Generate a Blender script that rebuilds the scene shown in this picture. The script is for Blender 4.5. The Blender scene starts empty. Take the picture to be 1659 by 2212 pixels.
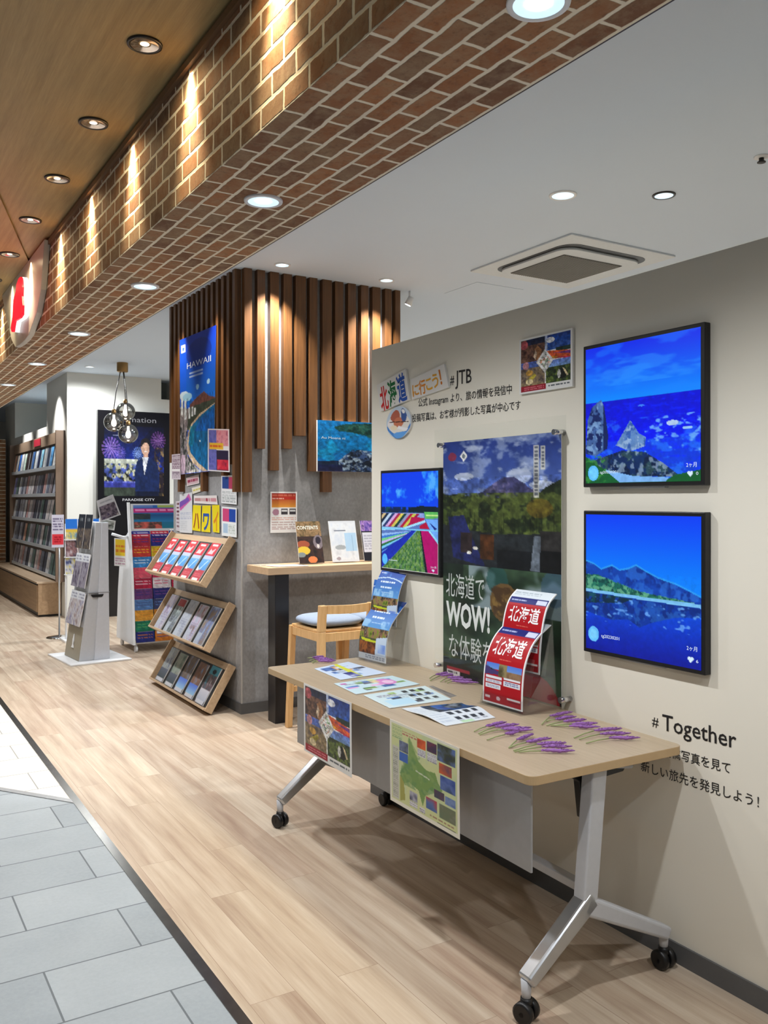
import bpy, math, random
import numpy as np
from mathutils import Vector

# ------------------------------------------------------------------ camera, world, exposure
SC = bpy.context.scene
COL = SC.collection
F = 1885.0; CX = 829.5; H0 = 1080.0; HC = 1.54
TH = math.atan((CX + 328.0) / F)
cs, sn = math.cos(TH), math.sin(TH)
cam = bpy.data.cameras.new('camera'); camo = bpy.data.objects.new('camera', cam); COL.objects.link(camo)
camo.location = (0, 0, HC); camo.rotation_euler = (math.pi / 2, 0, -TH)
cam.sensor_width = 36; cam.lens = F * 36 / 2212; cam.shift_y = -26 / 2212; cam.clip_start = 0.05
SC.camera = camo
SC.view_settings.view_transform = 'Standard'; SC.view_settings.look = 'None'
SC.view_settings.gamma = 1; SC.view_settings.exposure = 0.0; SC.view_settings.use_curve_mapping = False
SC.cycles.use_denoising = True
SC.cycles.max_bounces = 8; SC.cycles.transparent_max_bounces = 16
SC.cycles.sample_clamp_indirect = 6; SC.cycles.caustics_reflective = False; SC.cycles.caustics_refractive = False
W = bpy.data.worlds.new('World'); SC.world = W; W.use_nodes = True
W.node_tree.nodes['Background'].inputs[0].default_value = (0.86, 0.93, 1.0, 1)
W.node_tree.nodes['Background'].inputs[1].default_value = 0.11
# lamp strengths (W) by kind; the lamps themselves are built with their fittings
P_SOFFIT, P_WOOD, P_SHOP, P_WALK, P_ACCENT = 82.0, 50.0, 115.0, 40.0, 70.0


# ------------------------------------------------------------------ small helpers
def ray(u, v):
    r = (u - CX) / F
    return np.array([sn + r * cs, cs - r * sn, -(v - H0) / F])
def onX(u, v, X):
    d = ray(u, v); return d * (X / d[0]) + np.array([0, 0, HC])
def onY(u, v, Y):
    d = ray(u, v); return d * (Y / d[1]) + np.array([0, 0, HC])
def onZ(u, v, Z):
    d = ray(u, v); return d * ((Z - HC) / d[2]) + np.array([0, 0, HC])
def lin(c):
    c = np.asarray(c, float)
    return np.where(c <= 0.04045, c / 12.92, ((np.maximum(c, 0) + 0.055) / 1.055) ** 2.4)
def S(r, g, b):                       # 0-255 display colour -> linear
    return tuple(float(x) for x in lin(np.array([r, g, b]) / 255.0))

WL = {}
def tag(o, label=None, cat=None, group=None, kind=None):
    if label: o['label'] = label
    if cat: o['category'] = cat
    if group: o['group'] = group
    if kind: o['kind'] = kind
    return o
def thing(name, label, cat, loc, group=None):
    o = bpy.data.objects.new(name, None); COL.objects.link(o); o.empty_display_size = 0.05
    o.location = Vector(loc); WL[o] = Vector(loc)
    return tag(o, label, cat, group)

def link(me, name, parent, org):
    o = bpy.data.objects.new(name, me); COL.objects.link(o)
    if parent is not None:
        o.parent = parent; o.location = org - WL[parent]
    else:
        o.location = org
    WL[o] = org
    return o

class MB:
    def __init__(s): s.v = []; s.f = []; s.m = []; s.s = []
    def add(s, vs, fs, mi=0, sm=False):
        b = len(s.v); s.v += [tuple(map(float, p)) for p in vs]
        for f in fs: s.f.append([b + i for i in f]); s.m.append(mi); s.s.append(sm)
        return s
    def hexa(s, p, mi=0):             # p: bottom 4 (ccw from above), top 4
        return s.add(p, [(3, 2, 1, 0), (4, 5, 6, 7), (0, 1, 5, 4), (1, 2, 6, 5), (2, 3, 7, 6), (3, 0, 4, 7)], mi)
    def box(s, x0, y0, z0, x1, y1, z1, mi=0):
        return s.hexa([(x0, y0, z0), (x1, y0, z0), (x1, y1, z0), (x0, y1, z0), (x0, y0, z1), (x1, y0, z1), (x1, y1, z1), (x0, y1, z1)], mi)
    def prism(s, poly, vec, mi=0, sm=False):
        n = len(poly); vec = Vector(vec)
        vs = [Vector(p) for p in poly] + [Vector(p) + vec for p in poly]
        s.add(vs, [list(range(n))[::-1], list(range(n, 2 * n))], mi)
        b = len(s.v) - 2 * n
        for i in range(n):
            j = (i + 1) % n; s.f.append([b + i, b + j, b + n + j, b + n + i]); s.m.append(mi); s.s.append(sm)
        return s
    def tube(s, pts, r, n=10, mi=0, caps=True):
        pts = [Vector(p) for p in pts]; rs = r if isinstance(r, (list, tuple)) else [r] * len(pts)
        rings = []; vs = []
        for i, p in enumerate(pts):
            t = (pts[min(i + 1, len(pts) - 1)] - pts[max(i - 1, 0)]).normalized()
            a = t.cross(Vector((0, 0, 1)))
            if a.length < 0.2: a = t.cross(Vector((1, 0, 0)))
            a.normalize(); b = t.cross(a)
            for k in range(n):
                q = 2 * math.pi * k / n; vs.append(p + (a * math.cos(q) + b * math.sin(q)) * rs[i])
        fs = []
        for i in range(len(pts) - 1):
            for k in range(n):
                k2 = (k + 1) % n; fs.append((i * n + k, (i + 1) * n + k, (i + 1) * n + k2, i * n + k2))
        s.add(vs, fs, mi, True)
        if caps:
            b = len(s.v) - len(vs); e = (len(pts) - 1) * n
            s.f.append([b + k for k in range(n)]); s.m.append(mi); s.s.append(False)
            s.f.append([b + e + k for k in range(n)][::-1]); s.m.append(mi); s.s.append(False)
        return s
    def lathe(s, c, prof, n=28, mi=0, sm=True):     # prof [(r,z)]
        vs = []
        for r, z in prof:
            for k in range(n):
                q = 2 * math.pi * k / n; vs.append((c[0] + r * math.cos(q), c[1] + r * math.sin(q), c[2] + z))
        fs = [(i * n + k, i * n + (k + 1) % n, (i + 1) * n + (k + 1) % n, (i + 1) * n + k) for i in range(len(prof) - 1) for k in range(n)]
        return s.add(vs, fs, mi, sm)
    def build(s, name, mats, parent=None, bevel=0.0, seg=2):
        a = np.array(s.v); lo, hi = a.min(0), a.max(0)
        org = Vector(((lo[0] + hi[0]) / 2, (lo[1] + hi[1]) / 2, lo[2]))
        me = bpy.data.meshes.new(name)
        me.from_pydata([tuple(np.array(p) - np.array(org)) for p in s.v], [], s.f)
        for m in (mats if isinstance(mats, (list, tuple)) else [mats]): me.materials.append(m)
        me.polygons.foreach_set('material_index', s.m); me.polygons.foreach_set('use_smooth', s.s); me.update()
        o = link(me, name, parent, org)
        if bevel:
            b = o.modifiers.new('bevel', 'BEVEL'); b.width = bevel; b.segments = seg; b.limit_method = 'ANGLE'; b.angle_limit = 0.7
        return o


# ------------------------------------------------------------------ materials
MATS = {}
def mat(name, col=(0.5, 0.5, 0.5), rough=0.5, metal=0.0, emit=None, es=0.0, spec=0.5, var=0.06, vs=40, bump=0.0):
    if name in MATS: return MATS[name]
    m = bpy.data.materials.new(name); m.use_nodes = True; nt = m.node_tree; b = nt.nodes['Principled BSDF']
    b.inputs['Roughness'].default_value = rough; b.inputs['Metallic'].default_value = metal
    b.inputs['Specular IOR Level'].default_value = spec
    b.inputs['Base Color'].default_value = (*col, 1)
    if var and emit is None:
        tc = nt.nodes.new('ShaderNodeTexCoord'); no = nt.nodes.new('ShaderNodeTexNoise'); no.inputs['Scale'].default_value = vs
        no.inputs['Detail'].default_value = 4
        mx = nt.nodes.new('ShaderNodeMix'); mx.data_type = 'RGBA'
        mx.inputs[6].default_value = (*[c * (1 - var) for c in col], 1); mx.inputs[7].default_value = (*[min(1, c * (1 + var)) for c in col], 1)
        nt.links.new(tc.outputs['Object'], no.inputs['Vector']); nt.links.new(no.outputs['Fac'], mx.inputs[0]); nt.links.new(mx.outputs[2], b.inputs['Base Color'])
        if bump:
            bp = nt.nodes.new('ShaderNodeBump'); bp.inputs['Strength'].default_value = bump; bp.inputs['Distance'].default_value = 0.002
            nt.links.new(no.outputs['Fac'], bp.inputs['Height']); nt.links.new(bp.outputs['Normal'], b.inputs['Normal'])
    if emit is not None:
        b.inputs['Emission Color'].default_value = (*emit, 1); b.inputs['Emission Strength'].default_value = es
    MATS[name] = m; return m

def nodes_of(name):
    m = bpy.data.materials.new(name); m.use_nodes = True; MATS[name] = m
    nt = m.node_tree; b = nt.nodes['Principled BSDF']
    return m, nt, b, nt.nodes.new, nt.links.new
def math_node(nt, op, a, b=None):
    n = nt.nodes.new('ShaderNodeMath'); n.operation = op
    for i, x in enumerate((a, b)):
        if x is None: continue
        if isinstance(x, (int, float)): n.inputs[i].default_value = x
        else: nt.links.new(x, n.inputs[i])
    return n.outputs[0]
def ramp(nt, fac, stops):
    r = nt.nodes.new('ShaderNodeValToRGB'); e = r.color_ramp.elements
    while len(e) < len(stops): e.new(0.5)
    for k, (p, c) in enumerate(stops): e[k].position = p; e[k].color = (*c, 1)
    nt.links.new(fac, r.inputs[0]); return r.outputs[0]
def mixc(nt, fac, a, b, mode='MIX'):
    n = nt.nodes.new('ShaderNodeMix'); n.data_type = 'RGBA'; n.blend_type = mode
    for i, x in ((0, fac), (6, a), (7, b)):
        if isinstance(x, (int, float)): n.inputs[i].default_value = x
        elif isinstance(x, tuple): n.inputs[i].default_value = (*x, 1)
        else: nt.links.new(x, n.inputs[i])
    return n.outputs[2]
def world_pos(nt):
    g = nt.nodes.new('ShaderNodeNewGeometry'); sp = nt.nodes.new('ShaderNodeSeparateXYZ')
    nt.links.new(g.outputs['Position'], sp.inputs[0]); return sp.outputs
def comb(nt, x, y, z=0.0):
    n = nt.nodes.new('ShaderNodeCombineXYZ')
    for i, q in enumerate((x, y, z)):
        if isinstance(q, (int, float)): n.inputs[i].default_value = q
        else: nt.links.new(q, n.inputs[i])
    return n.outputs[0]
def noise(nt, vec, scale, detail=4, rough=0.55):
    n = nt.nodes.new('ShaderNodeTexNoise'); n.inputs['Scale'].default_value = scale; n.inputs['Detail'].default_value = detail
    n.inputs['Roughness'].default_value = rough
    if vec is not None: nt.links.new(vec, n.inputs['Vector'])
    return n.outputs['Fac']
def bricknode(nt, vec, w, h, mort, smooth=0.1, offs=0.5):
    n = nt.nodes.new('ShaderNodeTexBrick'); n.offset = offs; n.inputs['Scale'].default_value = 1
    n.inputs['Brick Width'].default_value = w; n.inputs['Row Height'].default_value = h
    n.inputs['Mortar Size'].default_value = mort; n.inputs['Mortar Smooth'].default_value = smooth
    n.inputs['Color1'].default_value = (0, 0, 0, 1); n.inputs['Color2'].default_value = (1, 1, 1, 1); n.inputs['Mortar'].default_value = (0.5, 0.5, 0.5, 1)
    nt.links.new(vec, n.inputs['Vector']); return n.outputs['Color'], n.outputs['Fac']

def brick_mat(name, flat):
    m, nt, b, N, L = nodes_of(name)
    p = world_pos(nt)
    row = math_node(nt, 'SUBTRACT', p[0], 0.996) if flat else math_node(nt, 'SUBTRACT', p[2], 2.588)
    wob = noise(nt, comb(nt, p[1], p[0], p[2]), 16, 4, 0.6)
    wv = math_node(nt, 'MULTIPLY', math_node(nt, 'SUBTRACT', wob, 0.5), 0.013)
    v = comb(nt, math_node(nt, 'ADD', p[1], math_node(nt, 'ADD', wv, 0.06)), math_node(nt, 'ADD', row, wv))
    c, fac = bricknode(nt, v, 0.152, 0.068, 0.0076, 0.42)
    base = ramp(nt, c, [(0, S(104, 72, 50)), (0.25, S(152, 102, 64)), (0.5, S(132, 104, 78)), (0.75, S(162, 108, 66)), (1, S(112, 80, 58))])
    n1 = noise(nt, comb(nt, p[1], p[0], p[2]), 14, 6, 0.7)
    n2 = noise(nt, comb(nt, p[1], p[0], p[2]), 55, 4, 0.6)
    base = mixc(nt, ramp(nt, n1, [(0.42, (0.0, 0.0, 0.0)), (0.72, (0.7, 0.7, 0.7))]), base, S(164, 142, 112))
    base = mixc(nt, ramp(nt, n2, [(0.52, (0, 0, 0)), (0.75, (0.5, 0.5, 0.5))]), base, S(84, 58, 40))
    out = mixc(nt, fac, base, S(232, 222, 200))
    L(out, b.inputs['Base Color']); b.inputs['Roughness'].default_value = 0.85
    bp = N('ShaderNodeBump'); bp.inputs['Strength'].default_value = 0.6; bp.inputs['Distance'].default_value = 0.006
    h = math_node(nt, 'ADD', math_node(nt, 'SUBTRACT', 1.0, fac), math_node(nt, 'MULTIPLY', n1, 0.5))
    L(h, bp.inputs['Height']); L(bp.outputs['Normal'], b.inputs['Normal'])
    return m

def wood_mat(name, dark, light, axis=1, scale=1.0, rough=0.45, stretch=18, obj=False):
    """fine straight grain running along world axis (0,1,2)"""
    m, nt, b, N, L = nodes_of(name)
    if obj:
        tc = N('ShaderNodeTexCoord'); sp = N('ShaderNodeSeparateXYZ'); L(tc.outputs['Object'], sp.inputs[0]); p = sp.outputs
    else: p = world_pos(nt)
    q = [math_node(nt, 'MULTIPLY', p[i], (1.0 if i == axis else stretch) * scale) for i in range(3)]
    v = comb(nt, *q)
    a = noise(nt, v, 1.6, 6, 0.6); c = noise(nt, v, 9, 3, 0.6)
    f = math_node(nt, 'ADD', math_node(nt, 'MULTIPLY', a, 0.65), math_node(nt, 'MULTIPLY', c, 0.35))
    L(ramp(nt, f, [(0.32, dark), (0.68, light)]), b.inputs['Base Color']); b.inputs['Roughness'].default_value = rough
    return m

def plank_mat():
    m, nt, b, N, L = nodes_of('oak_plank_floor')
    p = world_pos(nt)
    v = comb(nt, math_node(nt, 'ADD', p[1], 40), math_node(nt, 'ADD', p[0], 0.02))
    c, fac = bricknode(nt, v, 1.18, 0.152, 0.0009, 0.0, 0.37)
    sh = math_node(nt, 'MULTIPLY', c, 37.0)
    g = comb(nt, math_node(nt, 'ADD', math_node(nt, 'MULTIPLY', p[1], 1.2), sh), math_node(nt, 'MULTIPLY', p[0], 19.0), sh)
    g2 = comb(nt, math_node(nt, 'ADD', math_node(nt, 'MULTIPLY', p[1], 2.5), sh), math_node(nt, 'MULTIPLY', p[0], 90.0), sh)
    a = noise(nt, g, 1.0, 6, 0.6); d = noise(nt, g2, 1.0, 3, 0.6)
    tone = ramp(nt, c, [(0, S(164, 144, 126)), (0.3, S(188, 172, 152)), (0.6, S(166, 140, 122)), (0.8, S(180, 164, 144)), (1, S(198, 183, 163))])
    grain = ramp(nt, a, [(0.30, S(152, 126, 106)), (0.48, S(187, 168, 146)), (0.68, S(214, 200, 180))])
    out = mixc(nt, 0.6, tone, grain)
    out = mixc(nt, math_node(nt, 'MULTIPLY', ramp(nt, d, [(0.5, (0, 0, 0)), (0.8, (1, 1, 1))]), 0.22), out, S(150, 118, 92))
    out = mixc(nt, math_node(nt, 'MULTIPLY', fac, 0.55), out, S(120, 95, 74))
    L(out, b.inputs['Base Color']); b.inputs['Roughness'].default_value = 0.42; b.inputs['Specular IOR Level'].default_value = 0.35
    return m

def tile_mat(name, c0, c1, grout):
    m, nt, b, N, L = nodes_of(name)
    p = world_pos(nt)
    v = comb(nt, math_node(nt, 'SUBTRACT', p[0], 0.223 - 64), math_node(nt, 'SUBTRACT', p[1], 2.686 - 64))
    c, fac = bricknode(nt, v, 0.64, 0.32, 0.0032, 0.0, 0.5)
    n1 = noise(nt, comb(nt, p[0], p[1]), 60, 6, 0.7); n2 = noise(nt, comb(nt, p[0], p[1]), 4, 3)
    f = math_node(nt, 'ADD', math_node(nt, 'MULTIPLY', c, 0.25), math_node(nt, 'ADD', math_node(nt, 'MULTIPLY', n1, 0.4), math_node(nt, 'MULTIPLY', n2, 0.35)))
    L(mixc(nt, fac, ramp(nt, f, [(0.25, c0), (0.75, c1)]), grout), b.inputs['Base Color'])
    b.inputs['Roughness'].default_value = 0.55; b.inputs['Specular IOR Level'].default_value = 0.3
    return m

def concrete_mat():
    m, nt, b, N, L = nodes_of('bare_concrete')
    p = world_pos(nt); v = comb(nt, p[0], p[1], math_node(nt, 'MULTIPLY', p[2], 0.7))
    f = math_node(nt, 'ADD', math_node(nt, 'MULTIPLY', noise(nt, v, 3.2, 6, 0.65), 0.7), math_node(nt, 'MULTIPLY', noise(nt, v, 60, 3), 0.3))
    L(ramp(nt, f, [(0.3, S(116, 116, 116)), (0.52, S(146, 146, 147)), (0.75, S(174, 175, 177))]), b.inputs['Base Color'])
    b.inputs['Roughness'].default_value = 0.8
    return m

def attr_mat(name, rough=0.4, emit=0.0, spec=0.4):
    m, nt, b, N, L = nodes_of(name)
    a = N('ShaderNodeAttribute'); a.attribute_name = 'Col'
    b.inputs['Roughness'].default_value = rough; b.inputs['Specular IOR Level'].default_value = spec
    if emit:
        b.inputs['Base Color'].default_value = (0.004, 0.004, 0.005, 1)
        L(a.outputs['Color'], b.inputs['Emission Color']); b.inputs['Emission Strength'].default_value = emit
    else:
        L(a.outputs['Color'], b.inputs['Base Color'])
    return m

def clear_mat(name, tint=(0.97, 0.985, 0.99), base=0.04, edge=0.5):
    """thin clear plastic: see-through with a reflective skin stronger at grazing angles"""
    m = bpy.data.materials.new(name); m.use_nodes = True; nt = m.node_tree; MATS[name] = m
    for n in list(nt.nodes): nt.nodes.remove(n)
    o = nt.nodes.new('ShaderNodeOutputMaterial'); t = nt.nodes.new('ShaderNodeBsdfTransparent'); g = nt.nodes.new('ShaderNodeBsdfGlossy')
    t.inputs[0].default_value = (*tint, 1); g.inputs['Roughness'].default_value = 0.04
    lw = nt.nodes.new('ShaderNodeLayerWeight'); lw.inputs[0].default_value = 0.35
    f = math_node(nt, 'ADD', math_node(nt, 'MULTIPLY', lw.outputs['Fresnel'], edge), base)
    mx = nt.nodes.new('ShaderNodeMixShader'); nt.links.new(f, mx.inputs[0]); nt.links.new(t.outputs[0], mx.inputs[1]); nt.links.new(g.outputs[0], mx.inputs[2])
    nt.links.new(mx.outputs[0], o.inputs[0]); return m

M_FACE = brick_mat('brick_face', False); M_SOFF = brick_mat('brick_underside', True)
M_PIER = M_FACE
M_CEILW = wood_mat('ceiling_oak_veneer', S(146, 122, 78), S(176, 152, 104), 1, 1.0, 0.5, 26)
M_PLANK = plank_mat()
M_TILE = tile_mat('grey_stone_tile', S(138, 148, 156), S(166, 175, 182), S(96, 104, 110))
M_TILEW = tile_mat('pale_stone_tile', S(208, 206, 200), S(228, 226, 220), S(150, 150, 146))
M_CONC = concrete_mat()
M_SLAT = wood_mat('dark_slat_wood', S(78, 50, 26), S(120, 80, 44), 2, 1.0, 0.4, 30)
M_OAK = wood_mat('light_oak', S(186, 156, 120), S(206, 178, 142), 1, 1.2, 0.45, 24)
M_OAKX = wood_mat('light_oak_counter', S(178, 148, 116), S(202, 172, 138), 0, 1.2, 0.45, 24)
M_TOP = wood_mat('table_top_laminate', S(164, 146, 121), S(182, 164, 137), 1, 1.5, 0.4, 30)
M_EDGE = mat('table_edge_band', S(186, 158, 118), 0.45)
M_CHAIR = wood_mat('beech_wood', S(196, 152, 98), S(222, 182, 128), 2, 2.0, 0.4, 20)
M_TRAY = wood_mat('tray_wood', S(168, 142, 112), S(194, 168, 136), 1, 1.4, 0.5, 24)
M_CAB = wood_mat('cabinet_wood', S(150, 122, 92), S(180, 150, 116), 1, 1.0, 0.5, 20)
M_WALL = mat('partition_paint', S(226, 221, 207), 0.75, var=0.015, vs=3)
M_WHITE = mat('white_wall_paint', S(214, 214, 208), 0.75, var=0.015, vs=3)
M_CEIL = mat('ceiling_paint', S(206, 221, 238), 0.8, var=0.01, vs=2)
M_BASE = mat('grey_baseboard', S(92, 92, 92), 0.6)
M_STRIP = mat('dark_steel_strip', S(110, 108, 104), 0.22, 0.9, var=0.35, vs=25)
M_WMET = mat('white_metal', S(226, 228, 230), 0.4)
M_GMET = mat('grey_painted_metal', S(188, 190, 194), 0.4)
M_ALU = mat('brushed_aluminium', S(196, 200, 204), 0.28, 0.85, var=0.04)
M_CHROME = mat('chrome', S(225, 225, 228), 0.12, 1.0, var=0.0)
M_BLACK = mat('black_plastic', S(16, 16, 18), 0.4)
M_BLKM = mat('black_metal', S(20, 22, 28), 0.35)
M_GREYP = mat('grey_modesty_board', S(172, 174, 178), 0.55)
M_CUSH = mat('blue_grey_cushion', S(138, 152, 172), 0.75, var=0.1, vs=60, bump=0.2)
M_CLEAR = clear_mat('clear_acrylic', (0.985, 0.99, 0.995), 0.025, 0.14)
M_PANEL = clear_mat('clear_acrylic_sheet', (0.99, 0.995, 0.99), 0.004, 0.05)
M_GLASS = clear_mat('smoked_globe_glass', (0.78, 0.77, 0.74), 0.16, 0.8)
M_PAPER = mat('paper_edge', S(232, 232, 230), 0.7, var=0.02)
M_PRINT = attr_mat('printed_paper', 0.42, 0.0, 0.2); M_SCREEN = attr_mat('lit_screen', 0.25, 1.0); M_LBOX = attr_mat('lit_poster', 0.4, 1.0, 0.1)
M_LET = mat('black_vinyl_lettering', S(22, 22, 24), 0.5, var=0)
M_LAMPC = mat('cool_lamp', (1, 1, 1), 0.5, emit=(0.86, 0.94, 1.0), es=4)
M_LAMPW = mat('warm_lamp', (1, 1, 1), 0.5, emit=(1.0, 0.92, 0.80), es=2.5)
M_RIM = mat('white_lamp_rim', S(228, 230, 232), 0.4)
M_RIMD = mat('dark_lamp_rim', S(34, 30, 28), 0.4)
M_STEM = mat('lavender_stem', S(150, 160, 110), 0.7); M_LAV = mat('lavender_flower', S(146, 98, 168), 0.75, var=0.3, vs=120)
M_RED = mat('lit_red_acrylic', (0.05, 0, 0.002), 0.4, emit=(1.0, 0.0, 0.03), es=1.0)
M_LITW = mat('lit_white_acrylic', (1, 1, 1), 0.3, emit=(0.95, 0.97, 1.0), es=0.9)
M_BRASS = mat('brass_canopy', S(150, 118, 72), 0.35, 0.6)
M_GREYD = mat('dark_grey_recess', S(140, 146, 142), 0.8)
M_NAVY = mat('dark_pamphlet_back', S(24, 26, 34), 0.5)
M_TRAYB = mat('black_tray_liner', S(18, 18, 20), 0.5)


# ------------------------------------------------------------------ printed pictures (colour per point of a fine grid)
class Soft(np.ndarray):            # soft mask: combines with hard masks by multiplying
    def __and__(s, o): return (np.asarray(s) * np.asarray(o)).view(Soft)
    __rand__ = __and__
class Noise(np.ndarray):
    def __gt__(s, th): return np.clip((np.asarray(s) - th) / 0.11 + 0.45, 0, 1).view(Soft)
class Art:
    def __init__(s, w, h, col=(255, 255, 255)):
        s.w, s.h = w, h; s.a = np.zeros((h, w, 3)); s.a[:] = np.array(col, float)
        s.U, s.V = np.meshgrid(np.linspace(0, 1, w), np.linspace(0, 1, h))
    def put(s, mask, col, al=1.0):
        c = np.array(col, float); k = np.clip(mask.astype(float) * al, 0, 1)[..., None]
        s.a = s.a * (1 - k) + c * k; return s
    def rect(s, x0, y0, x1, y1, col, al=1.0): return s.put((s.U >= x0) & (s.U <= x1) & (s.V >= y0) & (s.V <= y1), col, al)
    def ell(s, cx, cy, rx, ry, col, al=1.0): return s.put(((s.U - cx) / rx) ** 2 + ((s.V - cy) / ry) ** 2 <= 1, col, al)
    def grad(s, y0, y1, c0, c1, x0=0, x1=1):
        t = np.clip((s.V - y0) / max(1e-6, y1 - y0), 0, 1)[..., None]
        c = np.array(c0, float) * (1 - t) + np.array(c1, float) * t
        m = (s.V >= y0) & (s.V <= y1) & (s.U >= x0) & (s.U <= x1); s.a = np.where(m[..., None], c, s.a); return s
    def inpoly(s, P):
        m = np.zeros(s.U.shape, bool); n = len(P)
        for i in range(n):
            (x1, y1), (x2, y2) = P[i], P[(i + 1) % n]
            if y1 == y2: continue
            c = (y1 > s.V) != (y2 > s.V); m ^= c & (s.U < (x2 - x1) * (s.V - y1) / (y2 - y1) + x1)
        return m
    def poly(s, P, col, al=1.0): return s.put(s.inpoly(P), col, al)
    def below(s, pts, col, al=1.0, y1=2.0):       # everything under a ridge line
        xs, ys = zip(*pts); r = np.interp(s.U[0], xs, ys); return s.put((s.V >= r[None]) & (s.V <= y1), col, al)
    def nz(s, sc, seed, oct=4, ax=1.0, ay=1.0):
        out = np.zeros(s.U.shape); amp = 1; tot = 0; rng = np.random.RandomState(seed); f = sc
        for o in range(oct):
            gx, gy = max(2, int(f * ax) + 2), max(2, int(f * ay) + 2); g = rng.rand(gy + 1, gx + 1)
            x = s.U * (gx - 1); y = s.V * (gy - 1); xi = x.astype(int); yi = y.astype(int); fx = x - xi; fy = y - yi
            fx = fx * fx * (3 - 2 * fx); fy = fy * fy * (3 - 2 * fy)
            out += amp * ((g[yi, xi] * (1 - fx) + g[yi, xi + 1] * fx) * (1 - fy) + (g[yi + 1, xi] * (1 - fx) + g[yi + 1, xi + 1] * fx) * fy)
            tot += amp; amp *= 0.6; f *= 2
        return (out / tot).view(Noise)
    def speck(s, mask, cols, sc, seed, th=0.55, al=0.8):
        for i, c in enumerate(cols): s.put(mask & (s.nz(sc, seed + i * 7, 3) > th), c, al)
        return s
    def shade(s, mask, sc, seed, amt=0.5):
        n = np.asarray(s.nz(sc, seed, 4)) * 2 - 1; k = np.where(mask, 1 + amt * n * 1.6, 1.0)[..., None]; s.a = np.clip(s.a * k, 0, 255); return s
    def box(s, x0, y0, x1, y1): return (s.U >= x0) & (s.U <= x1) & (s.V >= y0) & (s.V <= y1)
    def lines(s, x0, y0, x1, y1, n, col, seed, al=0.85):    # blocks of unreadably small print
        rng = np.random.RandomState(seed); h = (y1 - y0) / n
        for i in range(n):
            x = x0
            while x < x1:
                w = (x1 - x0) * rng.uniform(0.08, 0.3); s.rect(x, y0 + i * h + h * 0.2, min(x1, x + w), y0 + i * h + h * 0.72, col, al); x += w + (x1 - x0) * 0.04
        return s
    def photo(s, x0, y0, x1, y1, pal, seed, sc=9):
        m = s.box(x0, y0, x1, y1); n = np.asarray(s.nz(sc, seed, 4)); n = (n - n.min()) / (n.max() - n.min() + 1e-6)
        k = n * (len(pal) - 1); i = np.clip(k.astype(int), 0, len(pal) - 2); t = (k - i)[..., None]; P = np.array(pal, float)
        s.a = np.where(m[..., None], P[i] * (1 - t) + P[i + 1] * t, s.a); return s

def plane_map(TL, TR, BL):
    TL, TR, BL = (np.array(p, float) for p in (TL, TR, BL))
    return lambda u, v: TL + np.multiply.outer(np.asarray(u), TR - TL) + np.multiply.outer(np.asarray(v), BL - TL)
def quad_map(TL, TR, BR, BL):
    q = [np.array(p, float) for p in (TL, TR, BR, BL)]
    def f(u, v):
        u = np.asarray(u)[..., None]; v = np.asarray(v)[..., None]
        return (q[0] * (1 - u) + q[1] * u) * (1 - v) + (q[3] * (1 - u) + q[2] * u) * v
    return f
def curve_map(L0, R0, prof):
    """bent sheet: prof = list of (t, offset vector) from top (t=0) to bottom (t=1) added to the bottom edge L0->R0"""
    L0 = np.array(L0, float); R0 = np.array(R0, float); ts = np.array([p[0] for p in prof]); off = np.array([p[1] for p in prof], float)
    def f(u, v):
        u = np.asarray(u); v = np.asarray(v)
        o = np.stack([np.interp(v, ts, off[:, k]) for k in range(3)], -1)
        return L0 + np.multiply.outer(u, R0 - L0).reshape(u.shape + (3,)) + o
    return f

TXT = {}
def text_geo(body, bold=0.0):
    k = (body, bold)
    if k in TXT: return TXT[k]
    cu = bpy.data.curves.new('lettering', 'FONT'); cu.body = body; cu.size = 1; cu.offset = bold; cu.resolution_u = 2
    o = bpy.data.objects.new('lettering', cu); COL.objects.link(o)
    ev = o.evaluated_get(bpy.context.evaluated_depsgraph_get()); me = ev.to_mesh()
    n = len(me.vertices); co = np.zeros(n * 3); me.vertices.foreach_get('co', co); co = co.reshape(-1, 3)[:, :2].copy()
    fs = [tuple(p.vertices) for p in me.polygons]; ev.to_mesh_clear(); bpy.data.objects.remove(o); bpy.data.curves.remove(cu)
    TXT[k] = (co, fs); return TXT[k]

def normals(P, u, v):
    e = 1e-3; u = np.asarray(u, float); v = np.asarray(v, float)
    du = P(u + e, v) - P(u - e, v); dv = P(u, v + e) - P(u, v - e)
    n = np.cross(dv, du); return n / (np.linalg.norm(n, axis=-1, keepdims=True) + 1e-12)

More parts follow.
